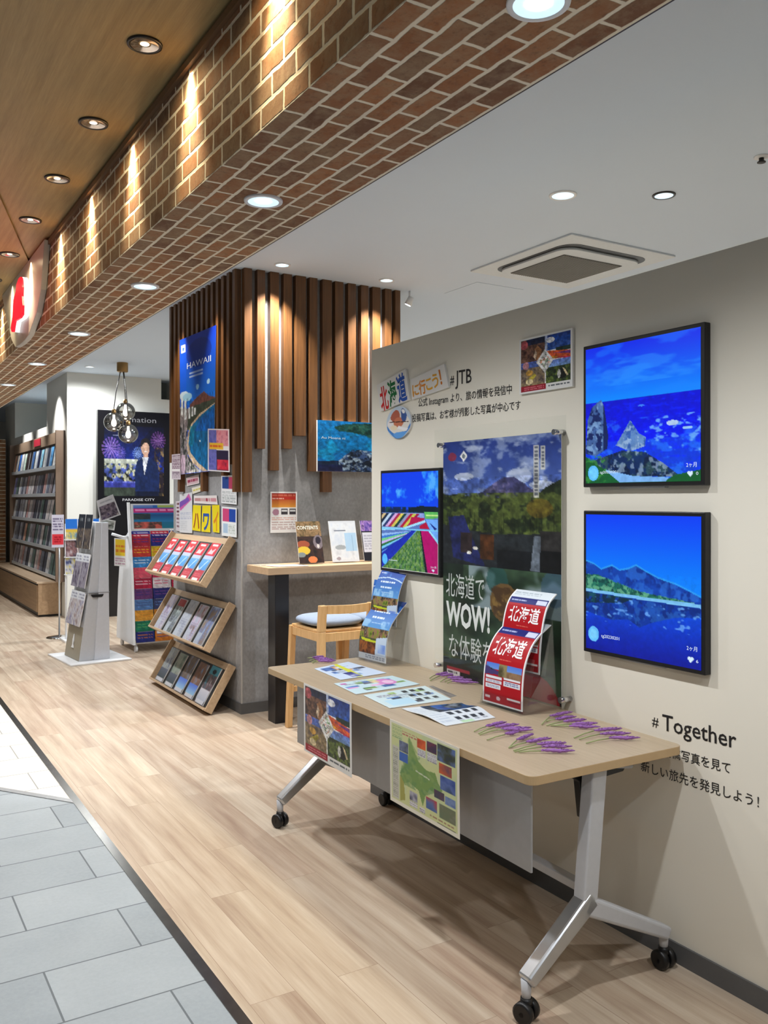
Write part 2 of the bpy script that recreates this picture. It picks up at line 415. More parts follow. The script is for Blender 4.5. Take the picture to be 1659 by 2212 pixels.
def sheet(name, art, P, mats, parent=None, thick=0.0015, texts=(), lift=0.0006):
    """printed sheet: front picture grid, plain back and edges, and crisp lettering. texts: (body,x,y,width,height,col,bold)"""
    w, h = art.w, art.h
    V = P(art.U, art.V).reshape(-1, 3); idx = np.arange(w * h).reshape(h, w)
    faces = np.stack([idx[:-1, :-1], idx[1:, :-1], idx[1:, 1:], idx[:-1, 1:]], -1).reshape(-1, 4)
    vs = [V]; fs = [list(map(int, f)) for f in faces]; mi = [0] * len(fs); cols = [lin(art.a.reshape(-1, 3) / 255)]
    nb = w * h
    if thick:
        rows = sorted(set(list(np.linspace(0, h - 1, min(h, 9)).astype(int)))); vr = np.array(rows) / (h - 1)
        nl = normals(P, np.full(len(rows), 0.5), vr)
        bl = P(np.zeros(len(rows)), vr) - nl * thick; br = P(np.ones(len(rows)), vr) - nl * thick
        vs += [bl, br]; R = len(rows); cols.append(np.ones((2 * R, 3)) * 0.8); b0, b1 = nb, nb + R
        for i in range(R - 1):
            a, c = int(idx[rows[i], 0]), int(idx[rows[i + 1], 0]); d, e = int(idx[rows[i], -1]), int(idx[rows[i + 1], -1])
            fs += [[b0 + i, b1 + i, b1 + i + 1, b0 + i + 1], [a, b0 + i, b0 + i + 1, c], [d, e, b1 + i + 1, b1 + i]]; mi += [1, 1, 1]
        fs += [[int(idx[0, 0]), int(idx[0, -1]), b1, b0], [int(idx[-1, -1]), int(idx[-1, 0]), b0 + R - 1, b1 + R - 1]]; mi += [1, 1]; nb += 2 * R
    for body, x, y, tw, th, col, bold in texts:      # x,y = left, baseline in 0..1; tw, th = width and cap height in 0..1
        co, tf = text_geo(body, bold); mn, mx = co.min(0), co.max(0)
        u = x + (co[:, 0] - mn[0]) / (mx[0] - mn[0]) * tw; v = y - co[:, 1] / 0.73 * th
        p = P(u, v) + normals(P, u, v) * lift
        vs.append(p); cols.append(np.tile(lin(np.array(col) / 255), (len(co), 1)))
        fs += [[nb + i for i in f] for f in tf]; mi += [0] * len(tf); nb += len(co)
    V = np.concatenate(vs); C = np.concatenate(cols)
    lo, hi = V.min(0), V.max(0); org = Vector(((lo[0] + hi[0]) / 2, (lo[1] + hi[1]) / 2, lo[2])); V = V - np.array(org)
    me = bpy.data.meshes.new(name); me.from_pydata(V.tolist(), [], fs)
    for m in (mats if isinstance(mats, (list, tuple)) else [mats, M_PAPER]): me.materials.append(m)
    me.polygons.foreach_set('material_index', mi)
    at = me.color_attributes.new('Col', 'FLOAT_COLOR', 'POINT'); at.data.foreach_set('color', np.concatenate([C, np.ones((len(C), 1))], 1).astype(np.float32).ravel())
    me.update(); return link(me, name, parent, org)


# ------------------------------------------------------------------ the setting
XW = 2.354           # partition face
ZC = 3.20            # shop ceiling
def struct(o): return tag(o, kind='structure')
struct(MB().box(1.0, -2.5, -0.1, 9.0, 22, 0.0).build('floor', M_PLANK))
near = [(-6, -2.5, 0), (0.985, -2.5, 0), (0.985, 4.63, 0), (-6, 14.25, 0)]
struct(MB().prism([(x, y, -0.1) for x, y, z in near], (0, 0, 0.1)).build('floor_tile_grey', M_TILE))
struct(MB().prism([(0.985, 4.63, -0.1), (0.985, 22, -0.1), (-6, 22, -0.1), (-6, 14.25, -0.1)], (0, 0, 0.1)).build('floor_tile_pale', M_TILEW))
struct(MB().box(0.975, -2.5, -0.05, 1.012, 22, 0.003).build('trim_1', M_STRIP))
struct(MB().prism([(0.975, 4.60, -0.05), (0.975, 4.665, -0.05), (-6, 14.28, -0.05), (-6, 14.215, -0.05)], (0, 0, 0.0535)).build('trim_2', mat('brushed_floor_strip', S(150, 150, 150), 0.35, 0.7, var=0.2)))
def ceil_y(x): return 4.69 + (x - 0.641) * 3.58
struct(MB().prism([(1.0, -2.5, 3.06), (1.0, ceil_y(1.0), 3.06), (-2.0, ceil_y(-2.0), 3.06), (-2.0, -2.5, 3.06)], (0, 0, 0.12)).build('ceiling_walkway', M_CEILW))
struct(MB().prism([(-2.0, -2.5, 3.06), (-2.0, ceil_y(-2.0), 3.06), (-6, ceil_y(-2.0), 3.06), (-6, -2.5, 3.06)], (0, 0, 0.12)).build('ceiling_walkway_side', M_CEILW))
struct(MB().prism([(1.0, ceil_y(1.0), 3.045), (1.0, 22, 3.045), (-6, 22, 3.045), (-6, ceil_y(-2.0), 3.045), (-2.0, ceil_y(-2.0), 3.045)], (0, 0, 0.12)).build('ceiling_walkway_far', M_CEILW))
b = MB(); b.box(1.0, -2.5, 2.59, 1.475, 22, 3.35)
for i, f in enumerate(b.f): b.m[i] = 1 if i == 0 else 0
struct(b.build('wall_beam', [M_FACE, M_SOFF]))
struct(MB().box(0.985, -2.5, 3.02, 1.0, 22, 3.045).build('trim_4', wood_mat('ceiling_edge_wood', S(96, 66, 40), S(120, 86, 54), 1)))
struct(MB().box(1.475, -2.5, 2.592, 1.483, 22, 3.2).build('trim_5', mat('beam_edge_steel', S(60, 52, 46), 0.5)))
struct(MB().box(1.475, -2.5, ZC, 9.0, 22, ZC + 0.15).build('ceiling', M_CEIL))
struct(MB().box(XW, -1.6, 0, XW + 0.10, 3.957, 2.33).build('wall_right', M_WALL))
struct(MB().box(XW - 0.008, -1.6, 0, XW, 3.957, 0.066).build('baseboard_right', M_BASE))
struct(MB().box(2.41, 5.88, 0, 3.76, 7.42, ZC).build('wall_column', M_CONC))
struct(MB().box(2.402, 5.872, 0, 3.76, 5.88, 0.075).box(2.402, 5.88, 0, 2.41, 7.42, 0.075).build('baseboard_column', M_BASE))
struct(MB().box(2.4075, 5.8775, 0, 2.4165, 5.8865, 2.2).build('trim_6', mat('corner_bead', S(176, 174, 170), 0.5)))
b = MB(); b.box(2.42, 11.8, 0, 3.66, 13.15, ZC); b.box(3.66, 11.8, 0, 7.0, 13.15, 2.92); b.box(3.86, 11.8, 2.92, 7.0, 13.15, ZC)
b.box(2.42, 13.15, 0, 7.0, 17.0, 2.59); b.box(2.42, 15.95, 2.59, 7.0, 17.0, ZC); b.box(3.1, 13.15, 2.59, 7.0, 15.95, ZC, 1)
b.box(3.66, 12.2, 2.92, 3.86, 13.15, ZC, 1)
struct(b.build('wall_back', [M_WHITE, M_GREYD]))
struct(MB().box(2.412, 11.79, 0, 4.6, 11.8, 0.075).build('baseboard_back', M_BASE))
struct(MB().box(7.0, -2.5, 0, 7.15, 17.0, ZC).build('wall_shop', M_WHITE))
struct(MB().box(1.55, 16.38, 0, 2.335, 17.0, 2.59).build('wall_far', M_PIER))
struct(MB().box(1.0, 20.0, 0, 9.0, 20.2, ZC).build('wall_end', M_WHITE))


# ------------------------------------------------------------------ lamps
def spot(parent, loc, power, size, blend, col=(1, 1, 1), rad=0.04, tilt=None, scale=None):
    l = bpy.data.lights.new('lamp_light', 'SPOT'); l.energy = power; l.spot_size = math.radians(size); l.spot_blend = blend; l.color = col; l.shadow_soft_size = rad
    o = bpy.data.objects.new('lamp_light', l); COL.objects.link(o); o.parent = parent; o.location = Vector(loc) - WL[parent]
    if tilt: o.rotation_euler = tilt
    if scale: o.scale = scale
    return o
def downlight(x, y, z, r, label, rim, lamp, group, power=0, size=130, blend=0.8, col=(1, 1, 1), rad=0.05, dark=False):
    t = thing('ceiling_downlight', label, 'ceiling light', (x, y, z - 0.008), group)
    MB().lathe((x, y, z), [(r * 0.78, -0.001), (r * 0.80, -0.007), (r * 0.98, -0.007), (r, -0.003), (r, 0.0)], 36).build('trim_ring', rim, t)
    if dark:
        b = MB(); b.lathe((x, y, z), [(r * 0.80, -0.006), (r * 0.5, -0.003), (r * 0.36, -0.0012)], 36); b.build('reflector', M_CHROME, t)
        MB().lathe((x, y, z), [(r * 0.26, -0.0014), (0.001, -0.0014)], 24).build('lens', lamp, t)
    else:
        MB().lathe((x, y, z), [(r * 0.80, -0.006), (r * 0.5, -0.0035), (r * 0.3, -0.003)], 36).build('reflector', mat('lit_reflector', (0.9, 0.9, 0.9), 0.3, emit=(0.50, 0.78, 0.98), es=0.95), t)
        MB().lathe((x, y, z), [(r * 0.42, -0.0045), (0.001, -0.0045)], 24).build('lens', lamp, t)
    if power: spot(t, (x, y, z - 0.03), power, size, blend, col, rad)
    return t
pos_w = [('nearest the camera', -2), ('second', 0), ('third', 1), ('fourth', 2), ('fifth', 3), ('sixth', 4)]
nth = ['first', 'second', 'third', 'fourth', 'fifth', 'sixth', 'seventh', 'eighth', 'ninth', 'tenth', 'eleventh', 'twelfth', 'thirteenth', 'fourteenth', 'fifteenth', 'sixteenth']
for k in range(9):
    y = 2.895 + 0.714 * (k - 1)
    zz = 3.06 if y < ceil_y(0.84) else 3.045
    lab = ('dark rimmed recessed lamp in the wooden ceiling, %s of the row in view' % nth[k - 1]) if k else 'dark rimmed recessed lamp in the wooden ceiling above the brightest strip of brick'
    t = downlight(0.842, y, zz, 0.058, lab, M_RIMD, M_LAMPW, 'lamps along the wooden ceiling', dark=True)
    sp_ = spot(t, (0.915, y, zz - 0.012), P_WOOD, 100, 1.0, (1.0, 0.82, 0.52), 0.012, (0, math.radians(-14), 0), (1, 0.46, 1))
    spot(t, (0.862, y, zz - 0.012), P_WOOD * 0.07, 156, 0.5, (1.0, 0.80, 0.48), 0.02)  # second wide spot added as dim fill for the brick face
for k in range(7):
    y = 1.397 + 1.43 * k
    downlight(1.24, y, 2.59, 0.068, 'bright round lamp in the underside of the brick beam, %s from the camera' % nth[k], M_RIM, M_LAMPC, 'lamps under the brick beam', P_SOFFIT, 154, 0.85, (0.95, 0.97, 1.0), 0.035)
t = downlight(1.24, -0.03, 2.59, 0.068, 'round lamp in the brick beam beside the camera', M_RIM, M_LAMPC, 'lamps under the brick beam', P_SOFFIT, 154, 0.85, (0.95, 0.97, 1.0), 0.035)
downlight(3.314, 3.537, ZC, 0.075, 'round lit lamp in the white ceiling left of a smaller lamp above the screens', M_RIM, M_LAMPC, None, P_SHOP, 140, 0.7, (0.93, 0.97, 1.0))
downlight(3.782, 3.249, ZC, 0.062, 'smaller lit lamp with dark lip, rightmost in the white ceiling', M_RIMD, M_LAMPC, None, P_SHOP * 0.5, 110, 0.7, (0.93, 0.97, 1.0))
t = downlight(2.609, 5.62, ZC, 0.058, 'lit ceiling lamp above the left part of the slatted column front', M_RIM, M_LAMPC, None, 0)
spot(t, (2.609, 5.66, ZC - 0.02), P_ACCENT * 3.0, 84, 1.0, (1.0, 0.96, 0.90), 0.015, (math.radians(8), 0, 0))
t = downlight(3.462, 5.60, ZC, 0.058, 'lit ceiling lamp above the right part of the slatted column front', M_RIM, M_LAMPC, None, 0)
spot(t, (3.462, 5.64, ZC - 0.02), P_ACCENT * 3.0, 84, 1.0, (1.0, 0.96, 0.90), 0.015, (math.radians(8), 0, 0))
t = downlight(2.564, 11.175, ZC, 0.06, 'small lit lamp in the white ceiling left of the glass globe pendant', M_RIM, M_LAMPC, None, P_SHOP * 1.3, 168, 0.6, (0.95, 0.98, 1.0))
for y, w_ in ((6.25, 'near'), (7.05, 'far')):
    t = downlight(2.12, y, ZC, 0.05, 'small ceiling lamp hidden by the brick beam facing the slatted column, %s one' % w_, M_RIM, M_LAMPC, None, 0)
    spot(t, (2.16, y, ZC - 0.02), P_ACCENT, 60, 0.9, (1.0, 0.86, 0.66), 0.02, (0, math.radians(-10), 0))
for k in range(3):
    t = downlight(2.1, 12.3 + 1.2 * k, ZC, 0.045, 'small ceiling lamp above the wall rack, %s from the near end' % nth[k], M_RIM, M_LAMPC, 'lamps above the wall rack', 0)
    spot(t, (2.1, 12.3 + 1.2 * k, ZC - 0.02), P_ACCENT * 1.5, 74, 0.8, (1, 0.98, 0.95), 0.02, (0, math.radians(-16), 0))
for i, (x, y) in enumerate([(5.0, 9.2), (5.2, 1.4), (5.4, 6.0), (3.6, 9.6)]):  # unseen lamps added to light the depth of the shop
    downlight(x, y, ZC, 0.07, 'round unseen lamp in the white ceiling deep inside the shop, ' + ['behind the column', 'behind the partition', 'right of the column', 'beyond the column towards the pendant'][i], M_RIM, M_LAMPC, 'unseen lamps deep in the shop', P_SHOP * 1.9, 165, 0.6, (0.95, 0.98, 1.0))
for i in range(5):  # out-of-view lamps added to light the tiles and the partition top
    y = 0.3 + 3.2 * i
    downlight(-1.1, y, 3.06 if y < 9 else 3.06, 0.075, 'added round lamp in the wooden walkway ceiling left of the frame, %s from the camera' % nth[i], M_RIMD, M_LAMPC, 'added walkway lamps', P_WALK, 170, 0.4, (1.0, 0.95, 0.87), 0.06)
downlight(2.72, 14.4, ZC, 0.05, 'small added lamp in the ceiling of the recess above the wall rack', M_RIM, M_LAMPC, None, P_SHOP * 0.22, 165, 0.6, (0.95, 0.98, 1.0))  # unseen lamp added to brighten the recess
# spotlight head on the ceiling at the column's far corner
t = thing('ceiling_spotlight', 'tiny white spotlight head on the ceiling at the right end of the slats', 'spotlight', (3.80, 5.80, 3.08))
MB().tube([(3.80, 5.80, ZC), (3.80, 5.80, 3.13)], 0.008).build('stem', M_WMET, t)
MB().tube([(3.81, 5.79, 3.15), (3.79, 5.81, 3.09)], [0.022, 0.03], 14).build('head', M_WMET, t)
MB().tube([(3.7897, 5.8103, 3.0895), (3.789, 5.811, 3.0875)], [0.024, 0.024], 14).build('lens', M_LAMPC, t)
# sprinkler head
t = thing('sprinkler_head', 'small dark sprinkler head in the white ceiling at the right edge', 'sprinkler', (3.761, 2.639, ZC - 0.03))
MB().lathe((3.761, 2.639, ZC), [(0.035, 0), (0.035, -0.006), (0.012, -0.008)], 20).build('cover_plate', M_WMET, t)
MB().lathe((3.761, 2.639, ZC), [(0.012, -0.006), (0.012, -0.022), (0.02, -0.026), (0.02, -0.03), (0.001, -0.03)], 16).build('nozzle', M_BLACK, t)

# ------------------------------------------------------------------ ceiling air conditioner and hatch
t = thing('air_conditioner', 'white square air conditioner cassette in the ceiling above the partition', 'air conditioner', (4.3, 4.53, ZC - 0.03))
def rrect(cx, cy, hx, hy, r, z, n=8):
    P = []
    for sx, sy, a0 in ((1, 1, 0), (-1, 1, 90), (-1, -1, 180), (1, -1, 270)):
        for k in range(n + 1):
            a = math.radians(a0 + 90 * k / n); P.append((cx + sx * (hx - r) + r * math.cos(a), cy + sy * (hy - r) + r * math.sin(a), z))
    return P
AX, AY = 4.31, 4.53
MB().prism(rrect(AX, AY, 0.48, 0.52, 0.01, ZC - 0.012, 2), (0, 0, 0.012)).build('frame', mat('ac_white', S(206, 214, 220), 0.5), t, 0.003)
MB().prism(rrect(AX, AY, 0.385, 0.40, 0.12, ZC - 0.014), (0, 0, 0.004)).build('air_slot', M_BLACK, t)
MB().prism(rrect(AX + 0.012, AY + 0.025, 0.362, 0.365, 0.11, ZC - 0.03), (0, 0, 0.017)).build('panel', MATS['ac_white'], t, 0.004)
g = MB(); g.box(AX - 0.26, AY - 0.22, ZC - 0.034, AX + 0.28, AY + 0.33, ZC - 0.030)
for k in range(30):
    x = AX - 0.255 + k * 0.018; g.box(x, AY - 0.215, ZC - 0.038, x + 0.007, AY + 0.325, ZC - 0.034, 1)
g.build('intake_grille', [mat('grille_dark', S(96, 96, 94), 0.6), mat('grille_bar', S(140, 140, 136), 0.5)], t)
hb = MB(); hx0, hx1, hy0, hy1 = 4.08, 4.54, 5.29, 5.72
MB().box(hx0, hy0, ZC - 0.003, hx1, hy1, ZC).build('ceiling_hatch', M_CEIL, None, 0.002)
tag(bpy.data.objects['ceiling_hatch'], 'flat square access hatch in the white ceiling beside the air conditioner', 'hatch')

# ------------------------------------------------------------------ shop sign on the brick beam
t = thing('shop_sign', 'pale shield-shaped shop sign with glowing red emblem on the brick beam', 'sign', (0.96, 6.1, 2.56))
px = [(96, 515), (93, 560), (88, 625), (79, 675), (62, 723), (54, 737), (43, 748), (33, 750), (25, 735), (17, 700), (9, 662), (4, 634)]
poly = [onX(u, v, 0.965) for u, v in px]; poly = [(0.965, p[1], max(2.565, min(3.044, p[2]))) for p in poly]
MB().prism(poly, (0.033, 0, 0)).build('plate', mat('sign_plate', S(206, 200, 190), 0.3), t, 0.003)
red = [(440, 380), (465, 420), (480, 600), (475, 800), (490, 1000), (485, 1200), (440, 1270), (320, 1350), (300, 1470), (285, 1580), (255, 1580), (230, 1500), (270, 1250), (285, 900), (340, 700), (350, 560), (400, 420)]
rp = [onX(u / 10.06, 560 + v / 10.06, 0.925) for u, v in red]
MB().prism([(0.925, p[1], p[2]) for p in rp], (0.012, 0, 0)).build('emblem', M_RED, t)
MB().prism([(0.937, p[1], p[2]) for p in rp], (0.028, 0, 0)).build('emblem_side', M_LITW, t)
lt = bpy.data.lights.new('lamp_light', 'POINT'); lt.energy = 1.6; lt.color = (1, 0.12, 0.12); lt.shadow_soft_size = 0.15
lo = bpy.data.objects.new('lamp_light', lt); COL.objects.link(lo); lo.parent = t; lo.location = Vector((0.72, 5.6, 2.75)) - WL[t]

# ------------------------------------------------------------------ screens on the partition
def wallq(q, X): return [onX(u, v, X) for u, v in q]
def straight(q, X):            # four pixel corners -> upright rectangle on the wall plane: y0 (left), y1 (right), z0, z1
    p = wallq(q, X); return (p[0][1] + p[3][1]) / 2, (p[1][1] + p[2][1]) / 2, (p[2][2] + p[3][2]) / 2, (p[0][2] + p[1][2]) / 2
def screen(label, q, art, texts, group='photo screens on the partition'):
    X = 2.324
    y0, y1, z0, z1 = straight(q, X)
    art.shade(art.V > 0.4, 34, 5, 0.07)
    t = thing('wall_screen', label, 'screen', (XW, (y0 + y1) / 2, z0), group)
    MB().box(X, y1, z0, XW, y0, z1).build('housing', M_BLACK, t, 0.003)
    e = 0.014
    sheet('screen', art, plane_map((X - 0.001, y0 - e, z1 - e), (X - 0.001, y1 + e, z1 - e), (X - 0.001, y0 - e, z0 + e)), [M_SCREEN, M_BLACK], t, 0, texts)
    MB().box(X + 0.01, (y0 + y1) / 2 - 0.1, z0 - 0.006, XW, (y0 + y1) / 2 + 0.1, z0).build('wall_bracket', M_GMET, t)
    return t
def heart(A, x, y, r, ar, col=(210, 235, 255)):
    A.ell(x - r * 0.5, y, r * 0.58, r * 0.58 * ar, col); A.ell(x + r * 0.5, y, r * 0.58, r * 0.58 * ar, col)
    A.poly([(x - r * 1.02, y + r * 0.2 * ar), (x + r * 1.02, y + r * 0.2 * ar), (x, y + r * 1.35 * ar)], col)

A = Art(190, 190)
A.grad(0, 0.41, (8, 40, 232), (0, 138, 255))
n = A.nz(3, 5, 4, 1, 3); A.put((A.V < 0.41) & (n > 0.55), (20, 130, 255), 0.45); A.put((A.V < 0.3) & (A.nz(4, 9, 4, 0.6, 3) > 0.62), (60, 160, 255), 0.4)
A.grad(0.405, 0.70, (4, 14, 205), (2, 20, 240)); A.grad(0.70, 1.0, (10, 50, 235), (16, 70, 200))
m = A.V > 0.41
A.put(m & (A.nz(26, 3, 3, 0.5, 2) > 0.6), (6, 40, 255), 0.5); A.put(m & (A.V > 0.55) & (A.nz(10, 21, 4, 1, 1.6) > 0.60), (40, 130, 255), 0.55)
A.put((A.V > 0.55) & (A.V < 0.8) & (A.U > 0.55) & (A.nz(14, 31, 3, 1, 2) > 0.66), (120, 190, 255), 0.8)
A.ell(0.78, 0.605, 0.05, 0.018, (170, 195, 230)); A.ell(0.9, 0.645, 0.04, 0.01, (150, 200, 245)); A.ell(0.52, 0.425 + 0.04, 0.03, 0.006, (60, 130, 255))
rk = A.inpoly([(0.0, 0.78), (0.02, 0.53), (0.06, 0.44), (0.11, 0.41), (0.15, 0.39), (0.18, 0.44), (0.2, 0.55), (0.22, 0.66), (0.21, 0.75), (0.1, 0.8)])
A.put(rk, (18, 36, 92)); A.speck(rk & (A.U < 0.17), [(130, 170, 215), (70, 105, 165)], 22, 41, 0.52, 0.85)
rk = A.inpoly([(0.29, 0.73), (0.36, 0.64), (0.42, 0.56), (0.47, 0.62), (0.5, 0.66), (0.56, 0.69), (0.55, 0.75), (0.42, 0.78)])
A.put(rk, (52, 92, 170)); A.speck(rk, [(150, 180, 215), (95, 135, 190)], 26, 51, 0.5, 0.9)
sh = A.inpoly([(0.0, 0.86), (0.12, 0.82), (0.35, 0.77), (0.55, 0.79), (0.7, 0.87), (0.85, 0.97), (0.3, 0.95), (0.0, 0.97)])
A.put(sh, (16, 40, 70), 0.85); A.speck(sh, [(10, 22, 44), (60, 92, 84), (170, 190, 210)], 24, 61, 0.58, 0.6)
A.below([(0, 0.8), (0.1, 0.86), (0.25, 0.93), (0.35, 1.0), (0.7, 1.0), (0.8, 0.955), (1, 0.925)], (20, 92, 46)); A.speck(A.V > 0.8, [], 1, 1)
A.poly([(0.18, 0.9), (0.45, 0.955), (0.75, 0.97), (0.72, 1.0), (0.33, 1.0)], (120, 175, 235)); A.put((A.V > 0.8) & (A.nz(30, 71, 3) > 0.62) & (A.U < 0.2), (60, 140, 60), 0.8)
A.ell(0.075, 0.925, 0.052, 0.056, (95, 190, 255)); A.ell(0.075, 0.925, 0.036, 0.039, (110, 202, 255))
heart(A, 0.92, 0.945, 0.02, 0.95)
screen('square screen with a blue sea coast photo, upper of the two large screens', [(1260, 747), (1522, 697), (1522, 1049), (1260, 1052)], A,
       [('tg20230201', 0.14, 0.93, 0.17, 0.02, (225, 240, 255), 0), ('2ヶ月', 0.89, 0.905, 0.08, 0.026, (225, 240, 255), 0), ('0', 0.965, 0.96, 0.018, 0.022, (225, 240, 255), 0)])

A = Art(190, 190)
A.grad(0, 0.36, (6, 62, 246), (0, 116, 250)); A.grad(0.36, 0.57, (0, 116, 250), (10, 140, 255)); A.grad(0.57, 1.0, (10, 86, 235), (3, 20, 150))
rid = [(0, 0.35), (0.08, 0.37), (0.15, 0.405), (0.25, 0.37), (0.32, 0.4), (0.4, 0.385), (0.47, 0.355), (0.55, 0.39), (0.66, 0.43), (0.8, 0.46), (0.92, 0.5), (1, 0.53)]
A.below([(x, y - 0.012) for x, y in rid], (40, 150, 240), 1, 0.6); A.below(rid, (16, 66, 172), 1, 0.62); mm = (A.V > 0.3) & (A.V < 0.55)
A.speck(A.inpoly(rid + [(1, 0.57), (0, 0.57)]), [(10, 44, 130), (40, 104, 206)], 16, 5, 0.56, 0.7)
A.below([(0, 0.45), (0.12, 0.44), (0.2, 0.47), (0.35, 0.5), (0.5, 0.535), (0.7, 0.55), (0.85, 0.56), (1, 0.575)], (24, 96, 86), 1, 0.57)
A.speck(A.inpoly([(0, 0.44), (0.2, 0.46), (0.5, 0.53), (1, 0.57), (1, 0.58), (0, 0.56)]), [(60, 150, 110), (16, 60, 60), (120, 190, 150)], 34, 15, 0.55, 0.7)
A.poly([(0, 0.552), (0.4, 0.565), (1, 0.572), (1, 0.598), (0.5, 0.588), (0, 0.575)], (120, 190, 240))
wr = A.inpoly([(0, 0.575), (0.5, 0.59), (1, 0.6), (1, 0.66), (0.8, 0.68), (0.6, 0.74), (0.5, 0.785), (0.4, 0.74), (0.25, 0.76), (0.1, 0.74), (0, 0.72)])
A.put(wr, (10, 52, 150), 0.9); A.speck(wr, [(8, 36, 110), (40, 100, 190)], 20, 25, 0.56, 0.6)
A.speck(A.inpoly([(0, 0.58), (0.45, 0.59), (0.35, 0.63), (0, 0.66)]), [(22, 80, 80), (10, 40, 60)], 26, 35, 0.45, 0.8)
A.put((A.V > 0.6) & (A.V < 0.78) & (A.nz(40, 45, 2, 0.5, 1) > 0.72), (120, 180, 250), 0.7)
A.ell(0.075, 0.885, 0.052, 0.056, (100, 190, 255)); A.ell(0.075, 0.885, 0.034, 0.037, (120, 205, 255)); heart(A, 0.92, 0.935, 0.022, 0.95)
screen('square screen with a blue lake and mountains photo, lower of the two large screens', [(1260, 1104), (1522, 1105), (1524, 1458), (1261, 1408)], A,
       [('tg20230201', 0.15, 0.9, 0.17, 0.024, (225, 240, 255), 0), ('2ヶ月', 0.89, 0.88, 0.08, 0.026, (225, 240, 255), 0), ('6', 0.962, 0.955, 0.018, 0.022, (225, 240, 255), 0)])

A = Art(150, 150)
A.grad(0, 0.38, (4, 60, 235), (0, 70, 240)); cl = (A.V < 0.36) & ((A.nz(4, 3, 5, 1, 1.2) + np.clip(0.12 - np.abs(A.V - 0.19), -0.2, 0.2) * 1.6) > 0.58); A.put(cl, (44, 150, 255), 0.9)
A.put(cl * np.asarray(A.nz(9, 8, 4) > 0.56), (96, 182, 255), 0.7)
A.below([(0, 0.36), (0.3, 0.37), (0.5, 0.38), (1, 0.37)], (6, 44, 130), 1, 0.44); A.speck(A.box(0, 0.35, 1, 0.43), [(20, 80, 60), (8, 30, 60)], 20, 13, 0.5, 0.8)
A.poly([(0.5, 0.37), (0.7, 0.34), (1, 0.35), (1, 0.40), (0.5, 0.40)], (6, 30, 40))
A.rect(0, 0.41, 1, 0.7, (90, 120, 190)); A.poly([(0.38, 0.41), (0.76, 0.41), (0.77, 0.47), (0.6, 0.47)], (140, 160, 225))
stripes = [(60, 40, 70), (214, 190, 140), (20, 40, 66), (190, 214, 240), (40, 56, 110), (216, 170, 226), (170, 40, 80), (214, 200, 90), (20, 66, 62), (150, 150, 190), (176, 24, 60), (200, 200, 80), (150, 20, 70)]
for i, c in enumerate(stripes):
    x0, x1 = -0.16 + i * 0.055, -0.16 + (i + 1) * 0.055; A.poly([(x0 - 0.05, 0.56), (x1 - 0.05, 0.56), (x1 + 0.14, 0.42), (x0 + 0.14, 0.42)], c)
A.poly([(0.5, 0.55), (0.55, 0.45), (0.78, 0.46), (0.76, 0.49)], (176, 16, 76)); A.poly([(0.77, 0.4), (1, 0.4), (1, 0.46), (0.79, 0.47)], (90, 180, 90)); A.rect(0.8, 0.425, 1, 0.44, (190, 230, 140))
A.poly([(0.79, 0.47), (1, 0.47), (1, 0.70), (0.86, 0.56)], (110, 170, 250)); A.poly([(0.85, 0.5), (0.98, 0.56), (0.95, 0.58)], (20, 40, 130))
A.poly([(0.38, 0.57), (0.78, 0.48), (0.8, 0.5), (0.4, 0.585), (0, 0.60), (0, 0.57)], (160, 220, 250)); A.poly([(0.69, 0.54), (0.8, 0.5), (0.86, 0.57), (0.7, 0.57)], (178, 14, 60))
A.rect(0, 0.575, 1, 0.585, (120, 200, 245))
bands = [(150, 190, 245), (60, 120, 210), (120, 210, 140), (200, 180, 240), (40, 110, 60), (120, 200, 240), (30, 60, 170), (120, 190, 250)]
for i, c in enumerate(bands): A.poly([(0.62, 0.59), (0.64, 0.59), (0, 0.635 + 0.028 * (i + 1)), (0, 0.635 + 0.028 * i)], c)
A.poly([(0.55, 0.59), (0.66, 0.59), (0.35, 0.82), (0, 1.0), (0, 0.84)], (22, 44, 175)); A.poly([(0.63, 0.59), (0.65, 0.59), (0.3, 0.84), (0.24, 0.86)], (110, 180, 240))
A.poly([(0.64, 0.59), (0.70, 0.59), (0.8, 1.0), (0, 1.0), (0.2, 0.88)], (80, 130, 62)); gm = A.inpoly([(0.64, 0.59), (0.70, 0.59), (0.8, 1.0), (0, 1.0), (0.2, 0.88)])
for i in range(9): A.poly([(0.668, 0.59), (0.67, 0.59), (0.06 + i * 0.095, 1.0), (0.02 + i * 0.095, 1.0)], (40, 84, 60), 0.8)
A.speck(gm, [(150, 180, 60), (50, 100, 50), (130, 160, 120)], 44, 33, 0.58, 0.6)
A.poly([(0.71, 0.59), (0.84, 0.59), (1.0, 0.71), (1, 1), (0.82, 1.0)], (176, 4, 104)); A.poly([(0.7, 0.59), (0.715, 0.59), (0.83, 1.0), (0.79, 1.0)], (20, 24, 40)); A.poly([(0.84, 0.585), (0.87, 0.585), (1, 0.68), (1, 0.71)], (150, 220, 250))
A.ell(0.06, 0.905, 0.05, 0.055, (90, 186, 255)); heart(A, 0.92, 0.965, 0.022, 0.55)
screen('smaller upright screen with a striped flower field photo, left of the big poster', [(821, 1017), (951, 1010), (950, 1250), (823, 1230)], A,
       [('hokkaido', 0.14, 0.915, 0.16, 0.016, (225, 240, 255), 0), ('2ヶ月', 0.88, 0.945, 0.09, 0.018, (225, 240, 255), 0)])

